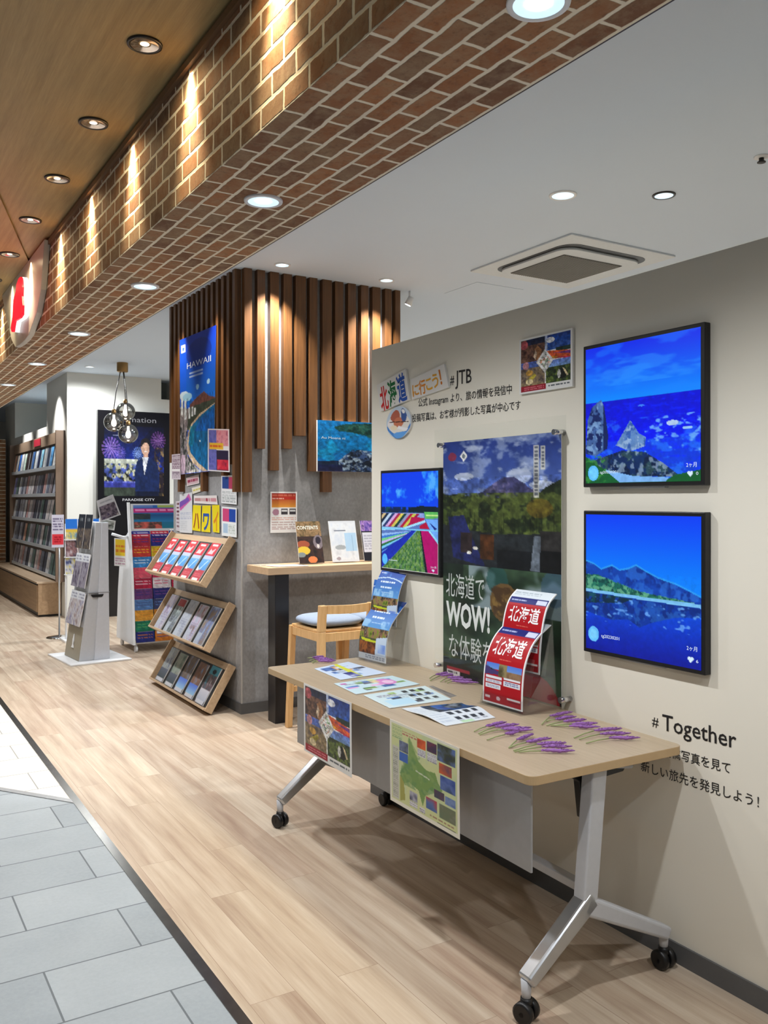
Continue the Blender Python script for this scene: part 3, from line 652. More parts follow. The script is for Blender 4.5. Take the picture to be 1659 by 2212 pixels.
# ------------------------------------------------------------------ cards, posters and lettering on the partition
def art_diamond(seed):       # four-picture campaign poster with a white diamond, a red strip and a white foot
    A = Art(110, 120, (226, 226, 224)); x0, x1, y0, y1 = 0.03, 0.97, 0.03, 0.97
    A.photo(x0, y0, 0.5, 0.46, [(30, 30, 44), (66, 50, 50), (120, 86, 70), (60, 40, 40), (150, 110, 90)], seed, 7); A.grad(y0, 0.14, (24, 36, 66), (40, 46, 70), 0.14, 0.5)
    A.ell(0.1, 0.12, 0.07, 0.08, (176, 84, 92)); A.poly([(0.3, 0.22), (0.36, 0.17), (0.44, 0.26), (0.4, 0.42), (0.34, 0.45)], (150, 104, 70)); A.poly([(0.32, 0.24), (0.35, 0.3), (0.32, 0.42), (0.28, 0.36)], (210, 186, 160))
    A.grad(y0, 0.30, (34, 60, 130), (60, 96, 170), 0.5, x1); A.put(A.box(0.5, y0, x1, 0.3) & (A.nz(7, seed + 3, 4) > 0.56), (20, 70, 160), 0.7); A.ell(0.6, 0.12, 0.08, 0.05, (222, 226, 238)); A.rect(0.5, y0, 0.545, 0.28, (214, 222, 236), 0.7)
    A.rect(0.7, 0.27, x1, 0.35, (34, 54, 50)); A.poly([(0.52, 0.30), (x1, 0.36), (x1, 0.47), (0.6, 0.46)], (206, 88, 50)); A.poly([(0.66, 0.36), (x1, 0.37), (x1, 0.42)], (110, 60, 130)); A.poly([(0.6, 0.44), (0.8, 0.45), (x1, 0.47), (x1, 0.50)], (190, 50, 80)); A.poly([(0.62, 0.41), (0.75, 0.44), (0.66, 0.46)], (222, 160, 50))
    A.grad(0.44, 0.58, (86, 110, 190), (70, 96, 160), x0, 0.5); A.photo(x0, 0.55, 0.5, 0.88, [(60, 50, 56), (110, 96, 86), (150, 130, 96), (70, 60, 56)], seed + 11, 8)
    A.ell(0.13, 0.5, 0.06, 0.07, (196, 140, 150)); A.ell(0.2, 0.64, 0.07, 0.05, (196, 150, 70)); A.poly([(0.12, 0.78), (0.3, 0.66), (0.34, 0.7), (0.2, 0.84)], (176, 160, 60)); A.ell(0.2, 0.80, 0.07, 0.05, (206, 190, 150))
    A.grad(0.48, 0.64, (96, 120, 196), (120, 160, 200), 0.52, x1); A.rect(0.52, 0.60, x1, 0.88, (50, 66, 44)); A.speck(A.box(0.52, 0.60, x1, 0.88), [(84, 100, 40), (34, 46, 36), (110, 130, 60)], 18, seed + 21, 0.55, 0.8)
    A.ell(0.82, 0.74, 0.09, 0.09, (26, 30, 30)); A.ell(0.76, 0.74, 0.03, 0.08, (196, 196, 190)); A.poly([(0.82, 0.64), (0.86, 0.66), (0.93, 0.78), (0.9, 0.8)], (206, 190, 150))
    A.poly([(0.5, 0.26), (0.66, 0.47), (0.5, 0.68), (0.33, 0.47)], (228, 226, 224)); A.poly([(0.5, 0.29), (0.53, 0.33), (0.47, 0.33)], (200, 206, 200)); dm = A.inpoly([(0.5, 0.33), (0.62, 0.47), (0.5, 0.6), (0.38, 0.47)])
    A.speck(dm, [(60, 70, 80), (110, 150, 100), (200, 120, 90)], 30, seed + 31, 0.62, 0.8); A.poly([(0.47, 0.6), (0.53, 0.6), (0.5, 0.7)], (224, 226, 224))
    A.rect(x0, 0.87, 0.52, y1, (150, 28, 46)); A.rect(0.52, 0.88, x1, y1, (226, 226, 224)); A.lines(0.1, 0.89, 0.48, 0.95, 2, (220, 130, 140), seed + 5); A.lines(0.56, 0.90, 0.95, 0.95, 1, (70, 76, 84), seed + 6)
    A.shade(A.box(0.03, 0.03, 0.97, 0.87), 26, seed + 40, 0.3); return A
def paper_wall(name, label, cat, q, art, X, texts=(), group=None, thick=0.0015, m=None):
    y0, y1, z0, z1 = straight(q, X)
    o = sheet(name, art, plane_map((X, y0, z1), (X, y1, z1), (X, y0, z0)), [m or M_PRINT, M_PAPER], None, thick, texts); return tag(o, label, cat, group)

paper_wall('wall_poster', 'square poster with a white diamond, high on the partition beside the upper screen', 'poster', [(1123, 733), (1237, 710), (1236, 834), (1121, 853)], art_diamond(3), XW - 0.012, thick=0.011)

def tcard(label, q, body_cols, seed, X=XW - 0.012):
    P = quad_map(*wallq(q, X)); A = Art(24, 16, (222, 220, 216))
    tx = [(b, x, y, w, h, c, 0.025) for b, x, y, w, h, c in body_cols]
    return tag(sheet('lettered_card', A, P, [M_PRINT, M_PAPER], None, 0.011, tx), label, 'card', 'cards of the travel slogan')
tcard('tilted white card with red, green and blue 北海道 lettering on the partition', [(814, 832), (876, 797), (885, 863), (822, 889)],
      [('北', 0.05, 0.94, 0.27, 0.68, (196, 36, 40)), ('海', 0.34, 0.92, 0.28, 0.7, (28, 106, 60)), ('道', 0.65, 0.90, 0.29, 0.72, (40, 84, 170))], 1)
tcard('tilted white card with orange に行こう lettering, right of the 北海道 card', [(887, 820), (959, 786), (969, 836), (890, 863)],
      [('に', 0.03, 0.86, 0.19, 0.5, (214, 150, 60)), ('行', 0.22, 0.86, 0.2, 0.52, (216, 132, 40)), ('こ', 0.43, 0.82, 0.17, 0.5, (224, 164, 50)), ('う', 0.61, 0.8, 0.17, 0.52, (218, 160, 60)), ('！', 0.82, 0.78, 0.05, 0.6, (200, 120, 50))], 2)
# round food sticker
A = Art(56, 60, (190, 205, 220)); A.ell(0.5, 0.72, 0.5, 0.3, (70, 130, 200)); A.ell(0.5, 0.55, 0.46, 0.34, (226, 222, 214)); A.ell(0.36, 0.3, 0.2, 0.2, (176, 96, 76)); A.ell(0.5, 0.5, 0.2, 0.16, (200, 120, 90)); A.ell(0.72, 0.28, 0.12, 0.22, (60, 90, 150)); A.ell(0.72, 0.16, 0.07, 0.07, (236, 236, 236))
A.ell(0.15, 0.5, 0.11, 0.12, (232, 226, 226)); A.poly([(0.5, 0.6), (0.92, 0.76), (0.86, 0.84), (0.45, 0.68)], (236, 236, 238)); A.ell(0.3, 0.66, 0.14, 0.08, (236, 220, 190)); A.poly([(0.1, 0.44), (0.9, 0.5), (0.9, 0.53), (0.1, 0.47)], (70, 50, 44)); A.ell(0.56, 0.9, 0.32, 0.1, (96, 160, 226))
cq = wallq([(835, 882), (888, 882), (888, 950), (835, 950)], XW - 0.010); cy, cz = (cq[0][1] + cq[1][1]) / 2, (cq[0][2] + cq[3][2]) / 2; ry, rz = abs(cq[0][1] - cq[1][1]) / 2, abs(cq[0][2] - cq[3][2]) / 2
def disc_map(u, v):
    x = np.asarray(u) * 2 - 1; y = np.asarray(v) * 2 - 1; dx = x * np.sqrt(1 - y * y / 2); dy = y * np.sqrt(1 - x * x / 2)
    return np.stack([np.full(np.shape(x), XW - 0.010), cy - dx * ry, cz - dy * rz], -1)
tag(sheet('food_sticker', A, disc_map, [M_PRINT, M_PAPER], None, 0.0095), 'round picture sticker of a seafood bowl below the 北海道 card', 'sticker')

def wall_text(label, items, X=XW, group=None):
    made = []
    t = None
    if len(items) > 1:
        a = onX(*items[0][1], X); t = thing('wall_lettering', label, 'lettering', (X, a[1], a[2]), group)
    for body, pl, pr_, bold, hk in items:
        mb = MB(); a, b = onX(*pl, X), onX(*pr_, X); co, fs = text_geo(body, bold); mn, mx = co.min(0), co.max(0); sc = abs(a[1] - b[1]) / (mx[0] - mn[0])
        vs = []
        for x, y in co:
            k = (x - mn[0]) / (mx[0] - mn[0]); z = a[2] + (b[2] - a[2]) * k + y * sc * hk; vs.append((X - 0.0012, a[1] + (b[1] - a[1]) * k, z))
        if t is None:            # a long line is two phrases with a gap between them
            xs = np.sort(np.unique(np.round(co[:, 0], 3))); g = int(np.argmax(np.diff(xs))); gap = (xs[g] + xs[g + 1]) / 2
            if xs[g + 1] - xs[g] > 0.30:
                t = thing('wall_lettering', label, 'lettering', (X, a[1], a[2]), group)
                for side in (True, False):
                    part = MB(); part.add(vs, [f for f in fs if (co[f[0], 0] < gap) == side]); used = sorted({i for f in part.f for i in f}); re_ = {i: k for k, i in enumerate(used)}
                    part.v = [part.v[i] for i in used]; part.f = [[re_[i] for i in f] for f in part.f]; part.build('phrase', M_LET, t)
                continue
        mb.add(vs, fs)
        if t: mb.build('hash_sign' if body == '#' else 'word', M_LET, t)
        else: tag(mb.build('wall_lettering', M_LET), label, 'lettering', group)
wall_text('short black hashtag JTB lettering right of the slogan cards', [('#', (973, 830), (981.5, 829), 0.01, 1.15), ('JTB', (984, 831), (1019, 826), 0.008, 1.1)])
wall_text('upper line of black Japanese lettering under the JTB hashtag, with the word Instagram', [('公式 Instagram より、旅の情報を発信中', (904, 878), (1106, 849), 0.008, 1.1)])
wall_text('lower line of black Japanese lettering beside the round food sticker', [('投稿写真は、お客様が撮影した写真が中心です', (890.5, 911), (1125, 883), 0.008, 1.1)])
wall_text('large black hashtag Together lettering on the partition above the near table corner', [('#', (1409, 1567), (1423, 1571), 0.0, 1.0), ('Together', (1431, 1576), (1591, 1617), 0.008, 1.0)])
wall_text('black Japanese lettering line just under the word Together', [('投稿写真を見て', (1431, 1630), (1578, 1670), 0.004, 1.0)])
wall_text('lowest black Japanese lettering line on the partition, ending in an exclamation mark', [('新しい旅先を発見しよう！', (1385, 1663), (1640, 1744), 0.004, 1.0)])

# big poster behind clear acrylic
Y0, Y1, Z1, ZM, Z0 = 3.277, 2.497, 1.803, 1.253, 0.745
A = Art(150, 130)
A.grad(0, 0.6, (30, 52, 128), (96, 120, 186)); A.put((A.V < 0.6) & ((A.nz(5, 7, 5, 1, 1.4) + (A.U - 0.4) * 0.12) > 0.58), (176, 190, 222), 0.6); A.put((A.V < 0.62) & (A.nz(7, 17, 5, 1, 2) > 0.66), (206, 214, 232), 0.6)
A.ell(0.2, 0.29, 0.09, 0.03, (200, 208, 226), 0.8); A.ell(0.68, 0.3, 0.1, 0.06, (190, 200, 224), 0.6); A.ell(0.86, 0.37, 0.1, 0.03, (206, 212, 226), 0.7)
A.poly([(0.2, 0.47), (0.38, 0.41), (0.52, 0.32), (0.57, 0.305), (0.65, 0.31), (0.78, 0.4), (0.9, 0.46), (0.9, 0.5), (0.2, 0.5)], (62, 62, 104)); A.speck(A.inpoly([(0.3, 0.46), (0.52, 0.32), (0.65, 0.31), (0.9, 0.46)]), [(112, 104, 138), (48, 50, 84)], 20, 27, 0.54, 0.7)
A.below([(0, 0.44), (0.15, 0.43), (0.3, 0.46), (0.8, 0.46), (0.88, 0.39), (1, 0.33)], (34, 44, 26), 1, 0.8); A.speck(A.box(0, 0.42, 1, 0.8), [(64, 78, 32), (22, 30, 18), (86, 98, 44)], 16, 37, 0.53, 0.75); A.ell(0.84, 0.54, 0.1, 0.07, (110, 86, 24), 0.6)
for k in range(22): A.rect(0.04 + k * 0.043, 0.58 + 0.02 * (k % 3), 0.045 + k * 0.043, 0.72, (20, 28, 16), 0.5)
A.below([(0, 0.68), (0.25, 0.72), (0.5, 0.74), (1, 0.72)], (36, 40, 44)); A.poly([(0.05, 0.62), (0.2, 0.6), (0.26, 0.74), (0.4, 1.0), (0.1, 0.95)], (30, 36, 84)); A.rect(0.17, 0.74, 0.28, 0.9, (44, 34, 36)); A.rect(0.35, 0.75, 0.47, 0.94, (74, 42, 20)); A.rect(0.5, 0.86, 0.8, 1.0, (20, 22, 26)); A.rect(0.84, 0.7, 1, 0.9, (44, 42, 42)); A.rect(0.84, 0.84, 1, 1, (16, 16, 18)); A.poly([(0.8, 0.74), (0.85, 0.74), (0.84, 1), (0.77, 1)], (96, 104, 116)); A.ell(0.25, 0.9, 0.02, 0.012, (226, 220, 210)); A.ell(0.31, 0.86, 0.022, 0.012, (226, 220, 210))
A.ell(0.09, 0.125, 0.04, 0.035, (150, 40, 60), 0.8); A.poly([(0.20, 0.08), (0.235, 0.125), (0.20, 0.17), (0.165, 0.125)], (232, 232, 232)); A.ell(0.2, 0.125, 0.015, 0.018, (120, 130, 140))
A.rect(0.795, 0.08, 0.835, 0.46, (206, 204, 196), 0.9); A.rect(0.85, 0.09, 0.885, 0.26, (206, 204, 196), 0.9)
for k in range(13): A.rect(0.803, 0.09 + k * 0.028, 0.827, 0.108 + k * 0.028, (60, 66, 84), 0.7)
for k in range(6): A.rect(0.857, 0.10 + k * 0.026, 0.878, 0.116 + k * 0.026, (60, 66, 84), 0.7)
A.shade(A.V > 0.3, 26, 44, 0.35); A.shade(A.V <= 0.3, 9, 45, 0.12)
X = XW - 0.022
tag(sheet('wall_poster', A, plane_map((X, Y0, Z1), (X, Y1, Z1), (X, Y0, ZM)), [M_PRINT, M_PAPER], None, 0.002), 'large volcano and forest poster behind clear acrylic', 'poster')
A = Art(120, 110, (40, 46, 44))
A.photo(0, 0, 1, 1, [(14, 24, 18), (30, 46, 34), (60, 84, 60), (28, 36, 30)], 5, 4); A.put((A.V < 0.35) & (A.U > 0.25) & (A.nz(4, 9, 3) > 0.44), (166, 182, 194), 0.75); A.ell(0.5, 0.1, 0.09, 0.12, (40, 84, 82), 0.7); A.ell(0.95, 0.12, 0.1, 0.14, (60, 90, 120), 0.6); A.rect(0, 0, 0.2, 0.12, (20, 30, 26), 0.7)
A.ell(0.56, 0.28, 0.12, 0.16, (110, 84, 50)); A.speck(A.inpoly([(0.45, 0.15), (0.7, 0.15), (0.68, 0.42), (0.47, 0.4)]), [(140, 110, 60), (70, 50, 34)], 26, 19, 0.5, 0.8)
A.below([(0, 0.84), (0.3, 0.9), (1, 0.95)], (14, 18, 20), 0.85); A.rect(0.04, 0.92, 0.26, 0.945, (150, 30, 50)); A.rect(0.04, 0.945, 0.16, 1.0, (206, 200, 200)); A.lines(0.05, 0.95, 0.15, 0.99, 1, (50, 50, 54), 3); A.ell(0.80, 1.1, 0.2, 0.3, (156, 14, 32)); 
tag(sheet('wall_poster', A, plane_map((X, Y0, ZM), (X, Y1, ZM), (X, Y0, Z0)), [M_PRINT, M_PAPER], None, 0.002,
      [('北海道で', 0.03, 0.28, 0.36, 0.168, (206, 210, 208), 0.0), ('WOW!', 0.03, 0.548, 0.41, 0.212, (232, 234, 232), 0.035), ('な体験を', 0.06, 0.816, 0.40, 0.168, (206, 210, 208), 0.0)]),
    'dark poster with white WOW lettering below the volcano poster, behind the table', 'poster')
t = thing('acrylic_panel', 'tall clear acrylic sheet held off the partition over the volcano poster', 'acrylic panel', (XW - 0.04, (3.315 + 2.45) / 2, 0.744))
MB().box(XW - 0.046, 2.45, 0.744, XW - 0.042, 3.315, 1.862).build('sheet', M_PANEL, t)
for y, z in ((3.27, 1.79), (2.505, 1.80), (3.295, 0.78), (2.47, 0.78)):
    MB().tube([(XW, y, z), (XW - 0.056, y, z)], 0.011, 14).build('standoff', M_CHROME, t)

# ------------------------------------------------------------------ folding table
TN = np.array([1.676, 1.922]); ta = math.radians(0.9); EX = np.array([math.cos(ta), -math.sin(ta)]); EY = np.array([math.sin(ta), math.cos(ta)]); TL_, TW_, TZ = 1.935, 0.645, 0.74
def tp(x, y, z):
    q = TN + EX * x + EY * y; return (q[0], q[1], z)
tb = thing('folding_table', 'wheeled folding table with light wood top and grey front board against the partition', 'table', tp(TW_ / 2, TL_ / 2, 0))
def rr2(x0, y0, x1, y1, r, z, n=6):
    P = []
    for cx, cy, a0 in ((x1 - r, y1 - r, 0), (x0 + r, y1 - r, 90), (x0 + r, y0 + r, 180), (x1 - r, y0 + r, 270)):
        for k in range(n + 1):
            a = math.radians(a0 + 90 * k / n); P.append(tp(cx + r * math.cos(a), cy + r * math.sin(a), z))
    return P
mb = MB(); mb.prism(rr2(0, 0, TW_, TL_, 0.03, TZ - 0.028), (0, 0, 0.028))
for i, f in enumerate(mb.f): mb.m[i] = 0 if i < 2 else 1
mb.build('tabletop', [M_TOP, M_EDGE], tb, 0.002)
mb = MB(); mb.hexa([tp(0.098, 0.115, 0.40), tp(0.106, 0.115, 0.40), tp(0.106, 1.795, 0.40), tp(0.098, 1.795, 0.40), tp(0.098, 0.115, 0.70), tp(0.106, 0.115, 0.70), tp(0.106, 1.795, 0.70), tp(0.098, 1.795, 0.70)]).build('modesty_panel', M_GREYP, tb, 0.001)
mb = MB(); mb.hexa([tp(0.30, 0.08, 0.292), tp(0.335, 0.08, 0.292), tp(0.335, 1.86, 0.292), tp(0.30, 1.86, 0.292), tp(0.30, 0.08, 0.322), tp(0.335, 0.08, 0.322), tp(0.335, 1.86, 0.322), tp(0.30, 1.86, 0.322)]).build('stretcher', M_GMET, tb, 0.004)
for ly in (0.055, 1.84):
    inn = 1 if ly < 1 else -1
    lg = thing('leg', None, None, tp(0.3, ly, 0)); lg.parent = tb; lg.location = WL[lg] - WL[tb]
    def bar(a, b, w0, w1, th):    # tapered flat bar in the leg plane, a,b=(x,z)
        d = Vector((b[0] - a[0], b[1] - a[1])).normalized(); nx, nz = -d.y, d.x
        P = []
        for dy in (-th / 2, th / 2):
            for (q, w, s_) in ((a, w0, -1), (a, w0, 1), (b, w1, 1), (b, w1, -1)):
                P.append(tp(q[0] + nx * w / 2 * s_, ly + dy, q[1] + nz * w / 2 * s_))
        return MB().add(P, [(0, 1, 2, 3), (7, 6, 5, 4), (0, 4, 5, 1), (1, 5, 6, 2), (2, 6, 7, 3), (3, 7, 4, 0)])
    bar((0.305, 0.712), (0.262, 0.27), 0.062, 0.058, 0.05).build('post', M_GMET, lg, 0.006, 3)
    bar((0.285, 0.315), (0.028, 0.118), 0.062, 0.042, 0.055).build('foot', M_ALU, lg, 0.01, 3)
    bar((0.245, 0.300), (0.618, 0.118), 0.062, 0.042, 0.055).build('foot', M_GMET, lg, 0.01, 3)
    for lx, ang in ((0.030, 0.35), (0.612, 0.05)):
        c0 = np.array(tp(lx, ly, 0.0)); ax = np.array([math.cos(ang), math.sin(ang), 0]); m_ = MB()
        m_.tube([c0 + [0, 0, 0.055], c0 + [0, 0, 0.125]], [0.013, 0.017], 12, 1)
        cw = c0 + np.array([0, 0, 0.032])
        for s_ in (-1, 1): m_.tube([cw + ax * s_ * 0.006, cw + ax * s_ * 0.010, cw + ax * s_ * 0.026, cw + ax * s_ * 0.030], [0.026, 0.032, 0.032, 0.026], 20, 0)
        m_.tube([cw - ax * 0.03, cw + ax * 0.03], 0.008, 8, 0)
        m_.tube([c0 + [0, 0, 0.05], c0 + [0, 0, 0.072]], [0.02, 0.017], 14, 0)
        m_.build('castor', [M_BLACK, M_GMET], lg)
    # black folding bracket under the top
    yb = ly + 0.03 * inn
    m_ = MB(); m_.prism([tp(0.18, yb, 0.712), tp(0.50, yb, 0.712), tp(0.46, yb, 0.662), tp(0.34, yb, 0.655), tp(0.32, yb, 0.54), tp(0.285, yb, 0.54), tp(0.27, yb, 0.66)], Vector(tp(0, 0.03 * inn, 0)) - Vector(tp(0, 0, 0)))
    m_.build('folding_bracket', M_BLACK, lg, 0.003)
    m_ = MB(); m_.tube([tp(0.36, yb, 0.695), tp(0.50, yb + 0.005, 0.672)], 0.008, 8); m_.build('release_lever', M_GMET, lg)

# posters hung on the table edge
def hang(label, y0, y1, z0, art, seed, dx=0.016):
    a = TN + EX * (-0.003) + EY * y1; b = TN + EX * (-0.003) + EY * y0
    def P(u, v):
        u = np.asarray(u); v = np.asarray(v); xy = a + np.multiply.outer(u, b - a)
        off = 0.10 * dx * v * 0 + dx * np.sin(np.clip(v, 0, 1) * math.pi * 0.5) * 0.8
        return np.stack([xy[..., 0] - 0.002 - 0.002 * u + (off - dx * 0.5) * 0.4 * v, xy[..., 1], TZ + 0.002 + (z0 - TZ) * v], -1)
    return tag(sheet('hanging_poster', art, P, [M_PRINT, M_PAPER], None, 0.0008), label, 'poster', 'posters hung on the table front')
hang('poster with a white diamond hung on the table front at the far left', 1.068, 1.507, 0.445, art_diamond(8), 1)
A = Art(130, 120, (196, 206, 150)); A.rect(0, 0, 1, 1, (226, 222, 206)); A.rect(0.03, 0.03, 0.97, 0.95, (204, 208, 152)); A.put(A.box(0.03, 0.03, 0.97, 0.95) & (A.nz(5, 3, 3) > 0.52), (190, 204, 160), 0.6)
A.rect(0.04, 0.3, 0.14, 0.94, (196, 194, 182)); A.lines(0.05, 0.32, 0.13, 0.92, 26, (120, 124, 110), 5, 0.6); A.lines(0.04, 0.05, 0.2, 0.2, 7, (110, 150, 110), 6, 0.6); A.lines(0.2, 0.07, 0.42, 0.13, 2, (176, 80, 90), 7, 0.8)
A.poly([(0.30, 0.12), (0.36, 0.22), (0.44, 0.36), (0.56, 0.42), (0.68, 0.40), (0.72, 0.5), (0.78, 0.56), (0.72, 0.64), (0.6, 0.62), (0.54, 0.72), (0.5, 0.86), (0.44, 0.7), (0.3, 0.66), (0.2, 0.72), (0.16, 0.60), (0.24, 0.46), (0.30, 0.36)], (120, 152, 84))
A.speck(A.inpoly([(0.3, 0.12), (0.56, 0.42), (0.78, 0.56), (0.54, 0.72), (0.2, 0.72), (0.16, 0.6)]), [(98, 140, 90), (140, 164, 100)], 12, 8, 0.54, 0.6); A.poly([(0.16, 0.62), (0.22, 0.7), (0.24, 0.9), (0.16, 0.94)], (160, 158, 84))
A.poly([(0.40, 0.475), (0.6, 0.50), (0.6, 0.515), (0.40, 0.49)], (200, 208, 180))
for x0, y0, x1, y1, pal in [(0.15, 0.21, 0.29, 0.33, [(40, 46, 70), (120, 130, 160), (30, 34, 40)]), (0.15, 0.34, 0.28, 0.45, [(40, 80, 160), (60, 100, 180), (110, 110, 120)]), (0.42, 0.09, 0.55, 0.20, [(206, 70, 50), (220, 100, 50), (150, 50, 40)]), (0.56, 0.07, 0.70, 0.19, [(60, 90, 140), (110, 50, 70), (40, 50, 80)]),
                            (0.71, 0.05, 0.95, 0.24, [(50, 80, 150), (90, 110, 160), (60, 66, 50), (30, 40, 90)]), (0.73, 0.26, 0.90, 0.37, [(60, 60, 110), (196, 90, 50), (190, 60, 40)]), (0.75, 0.39, 0.95, 0.55, [(36, 60, 130), (90, 110, 170), (30, 50, 70)]), (0.66, 0.58, 0.80, 0.68, [(60, 100, 130), (90, 60, 80), (40, 80, 90)]), (0.81, 0.60, 0.95, 0.69, [(50, 70, 140), (120, 140, 180), (40, 60, 130)]),
                            (0.55, 0.72, 0.70, 0.85, [(60, 90, 150), (90, 110, 160), (200, 60, 60)]), (0.73, 0.72, 0.95, 0.88, [(96, 120, 96), (110, 116, 90), (150, 146, 150)]), (0.31, 0.75, 0.42, 0.86, [(40, 44, 90), (190, 190, 200), (30, 30, 60)])]:
    A.photo(x0, y0, x1, y1, pal, int(x0 * 100 + y0 * 37), 6)
for x0, y0, x1, y1 in [(0.43, 0.21, 0.55, 0.29), (0.57, 0.20, 0.70, 0.3), (0.31, 0.87, 0.42, 0.93), (0.45, 0.88, 0.53, 0.94)]: A.rect(x0, y0, x1, y1, (214, 212, 214)); A.lines(x0, y0, x1, y1, 5, (120, 116, 130), int(x0 * 90), 0.7)
A.lines(0.6, 0.90, 0.93, 0.93, 1, (150, 110, 90), 9); A.rect(0.7, 0.945, 0.95, 0.95, (60, 60, 50))
hang('illustrated green map poster hung on the table front, nearest the camera', 0.342, 0.778, 0.445, A, 2)

# leaflets lying on the table
TZT = TZ + 0.0005
def lying(label, q, art, wave=0.0, thick=0.002, texts=()):
    P0 = quad_map(*[onZ(u, v, TZ + 0.004) for u, v in q])
    def P(u, v):
        p = P0(u, v); p[..., 2] = TZT + thick + 0.0008 + wave * (np.sin(np.clip(1 - np.asarray(v), 0, 1) * math.pi * 1.1) ** 2) * (0.5 + 0.5 * np.asarray(u)); return p
    return tag(sheet('leaflet', art, P, [M_PRINT, M_PAPER], None, thick, texts), label, 'leaflet', 'open leaflets along the table')
def art_spread(seed, pals, paper=(204, 214, 220), n=15):
    A = Art(64, 48, paper); rng = np.random.RandomState(seed)
    for i in range(n):
        x, y = rng.uniform(0.04, 0.8), rng.uniform(0.04, 0.8); w, h = rng.uniform(0.08, 0.2), rng.uniform(0.08, 0.16); A.photo(x, y, x + w, min(0.97, y + h), pals[i % len(pals)], seed * 10 + i, 5)
    for i in range(5):
        x, y = rng.uniform(0.05, 0.7), rng.uniform(0.05, 0.85); A.lines(x, y, x + 0.22, y + 0.1, 3, (110, 120, 140), seed + i, 0.7)
    return A
blue = [(40, 60, 120), (90, 130, 190), (170, 200, 220)]; grn = [(70, 110, 70), (150, 180, 110), (220, 226, 200)]; mag = [(150, 60, 130), (206, 130, 190), (230, 200, 220)]; dk = [(20, 24, 34), (60, 66, 84), (130, 130, 140)]; wrm = [(190, 120, 60), (220, 180, 130), (150, 70, 60)]
A = art_spread(2, [blue, dk, wrm], (196, 212, 232)); A.poly([(0.55, 0.0), (0.66, 0.0), (0.5, 1.0), (0.36, 1.0)], (206, 210, 60)); A.photo(0.3, 0.6, 0.5, 0.95, [(30, 36, 90), (50, 60, 130), (200, 205, 225)], 3, 4); A.photo(0.08, 0.1, 0.36, 0.34, blue, 4, 4)
lying('blue and yellow open leaflet on the table, farthest from the camera', [(679, 1444), (752, 1429), (835, 1453), (736, 1468)], A)
A = art_spread(5, [dk, mag, grn, blue], (190, 214, 220), 16); A.ell(0.7, 0.42, 0.14, 0.26, (206, 130, 190)); A.ell(0.72, 0.45, 0.08, 0.14, (226, 190, 216)); A.rect(0.5, 0.06, 0.62, 0.4, (226, 222, 130), 0.6)
lying('pale blue open leaflet with pink patches, second from the far end of the table', [(721, 1476), (847, 1459), (907, 1477), (769, 1499)], A)
A = art_spread(7, [grn, blue, dk], (196, 214, 216), 8); rng = np.random.RandomState(3)
for i in range(9): x, y = 0.55 + 0.13 * (i % 3), 0.1 + 0.28 * (i // 3); A.rect(x, y, x + 0.08, y + 0.14, (44, 50, 54)); A.lines(x, y + 0.15, x + 0.1, y + 0.22, 2, (130, 140, 150), i)
A.rect(0.1, 0.55, 0.5, 0.9, (176, 210, 226)); A.lines(0.12, 0.2, 0.4, 0.35, 3, (110, 90, 110), 4)
lying('white and pale green open leaflet, third from the far end of the table', [(785, 1501), (918, 1481), (975, 1510), (842, 1529)], A)
A = Art(64, 48, (206, 214, 218)); A.photo(0.3, 0.0, 1.0, 0.5, [(14, 18, 26), (40, 90, 150), (20, 26, 34), (120, 130, 140), (30, 36, 30)], 12, 5); A.photo(0.45, 0.02, 0.62, 0.4, [(20, 50, 120), (50, 110, 180)], 13, 4)
for i in range(8): x, y = 0.36 + 0.15 * (i % 4), 0.55 + 0.2 * (i // 4); A.rect(x, y, x + 0.09, y + 0.12, (48, 54, 62)); A.lines(x, y + 0.13, x + 0.1, y + 0.18, 2, (130, 140, 150), i)
A.lines(0.04, 0.1, 0.28, 0.9, 9, (170, 182, 196), 5, 0.6); A.rect(0.36, 0.9, 0.6, 0.98, (176, 210, 170))
lying('curling leaflet with dark photographs, nearest the camera on the table', [(868, 1530), (997, 1518), (1070, 1549), (964, 1567)], A, 0.014)
A = Art(20, 14, (150, 146, 140)); A.photo(0, 0, 1, 1, [(90, 84, 80), (150, 146, 140)], 4, 4)
P0 = quad_map(*[onZ(u, v, TZ + 0.001) for u, v in [(925, 1482), (935, 1481), (987, 1503), (972, 1507)]])
tag(sheet('leaflet', A, P0, [M_PRINT, M_PAPER], None, 0.0008), 'thin dark leaflet edge showing from under the white and pale green leaflet', 'leaflet')

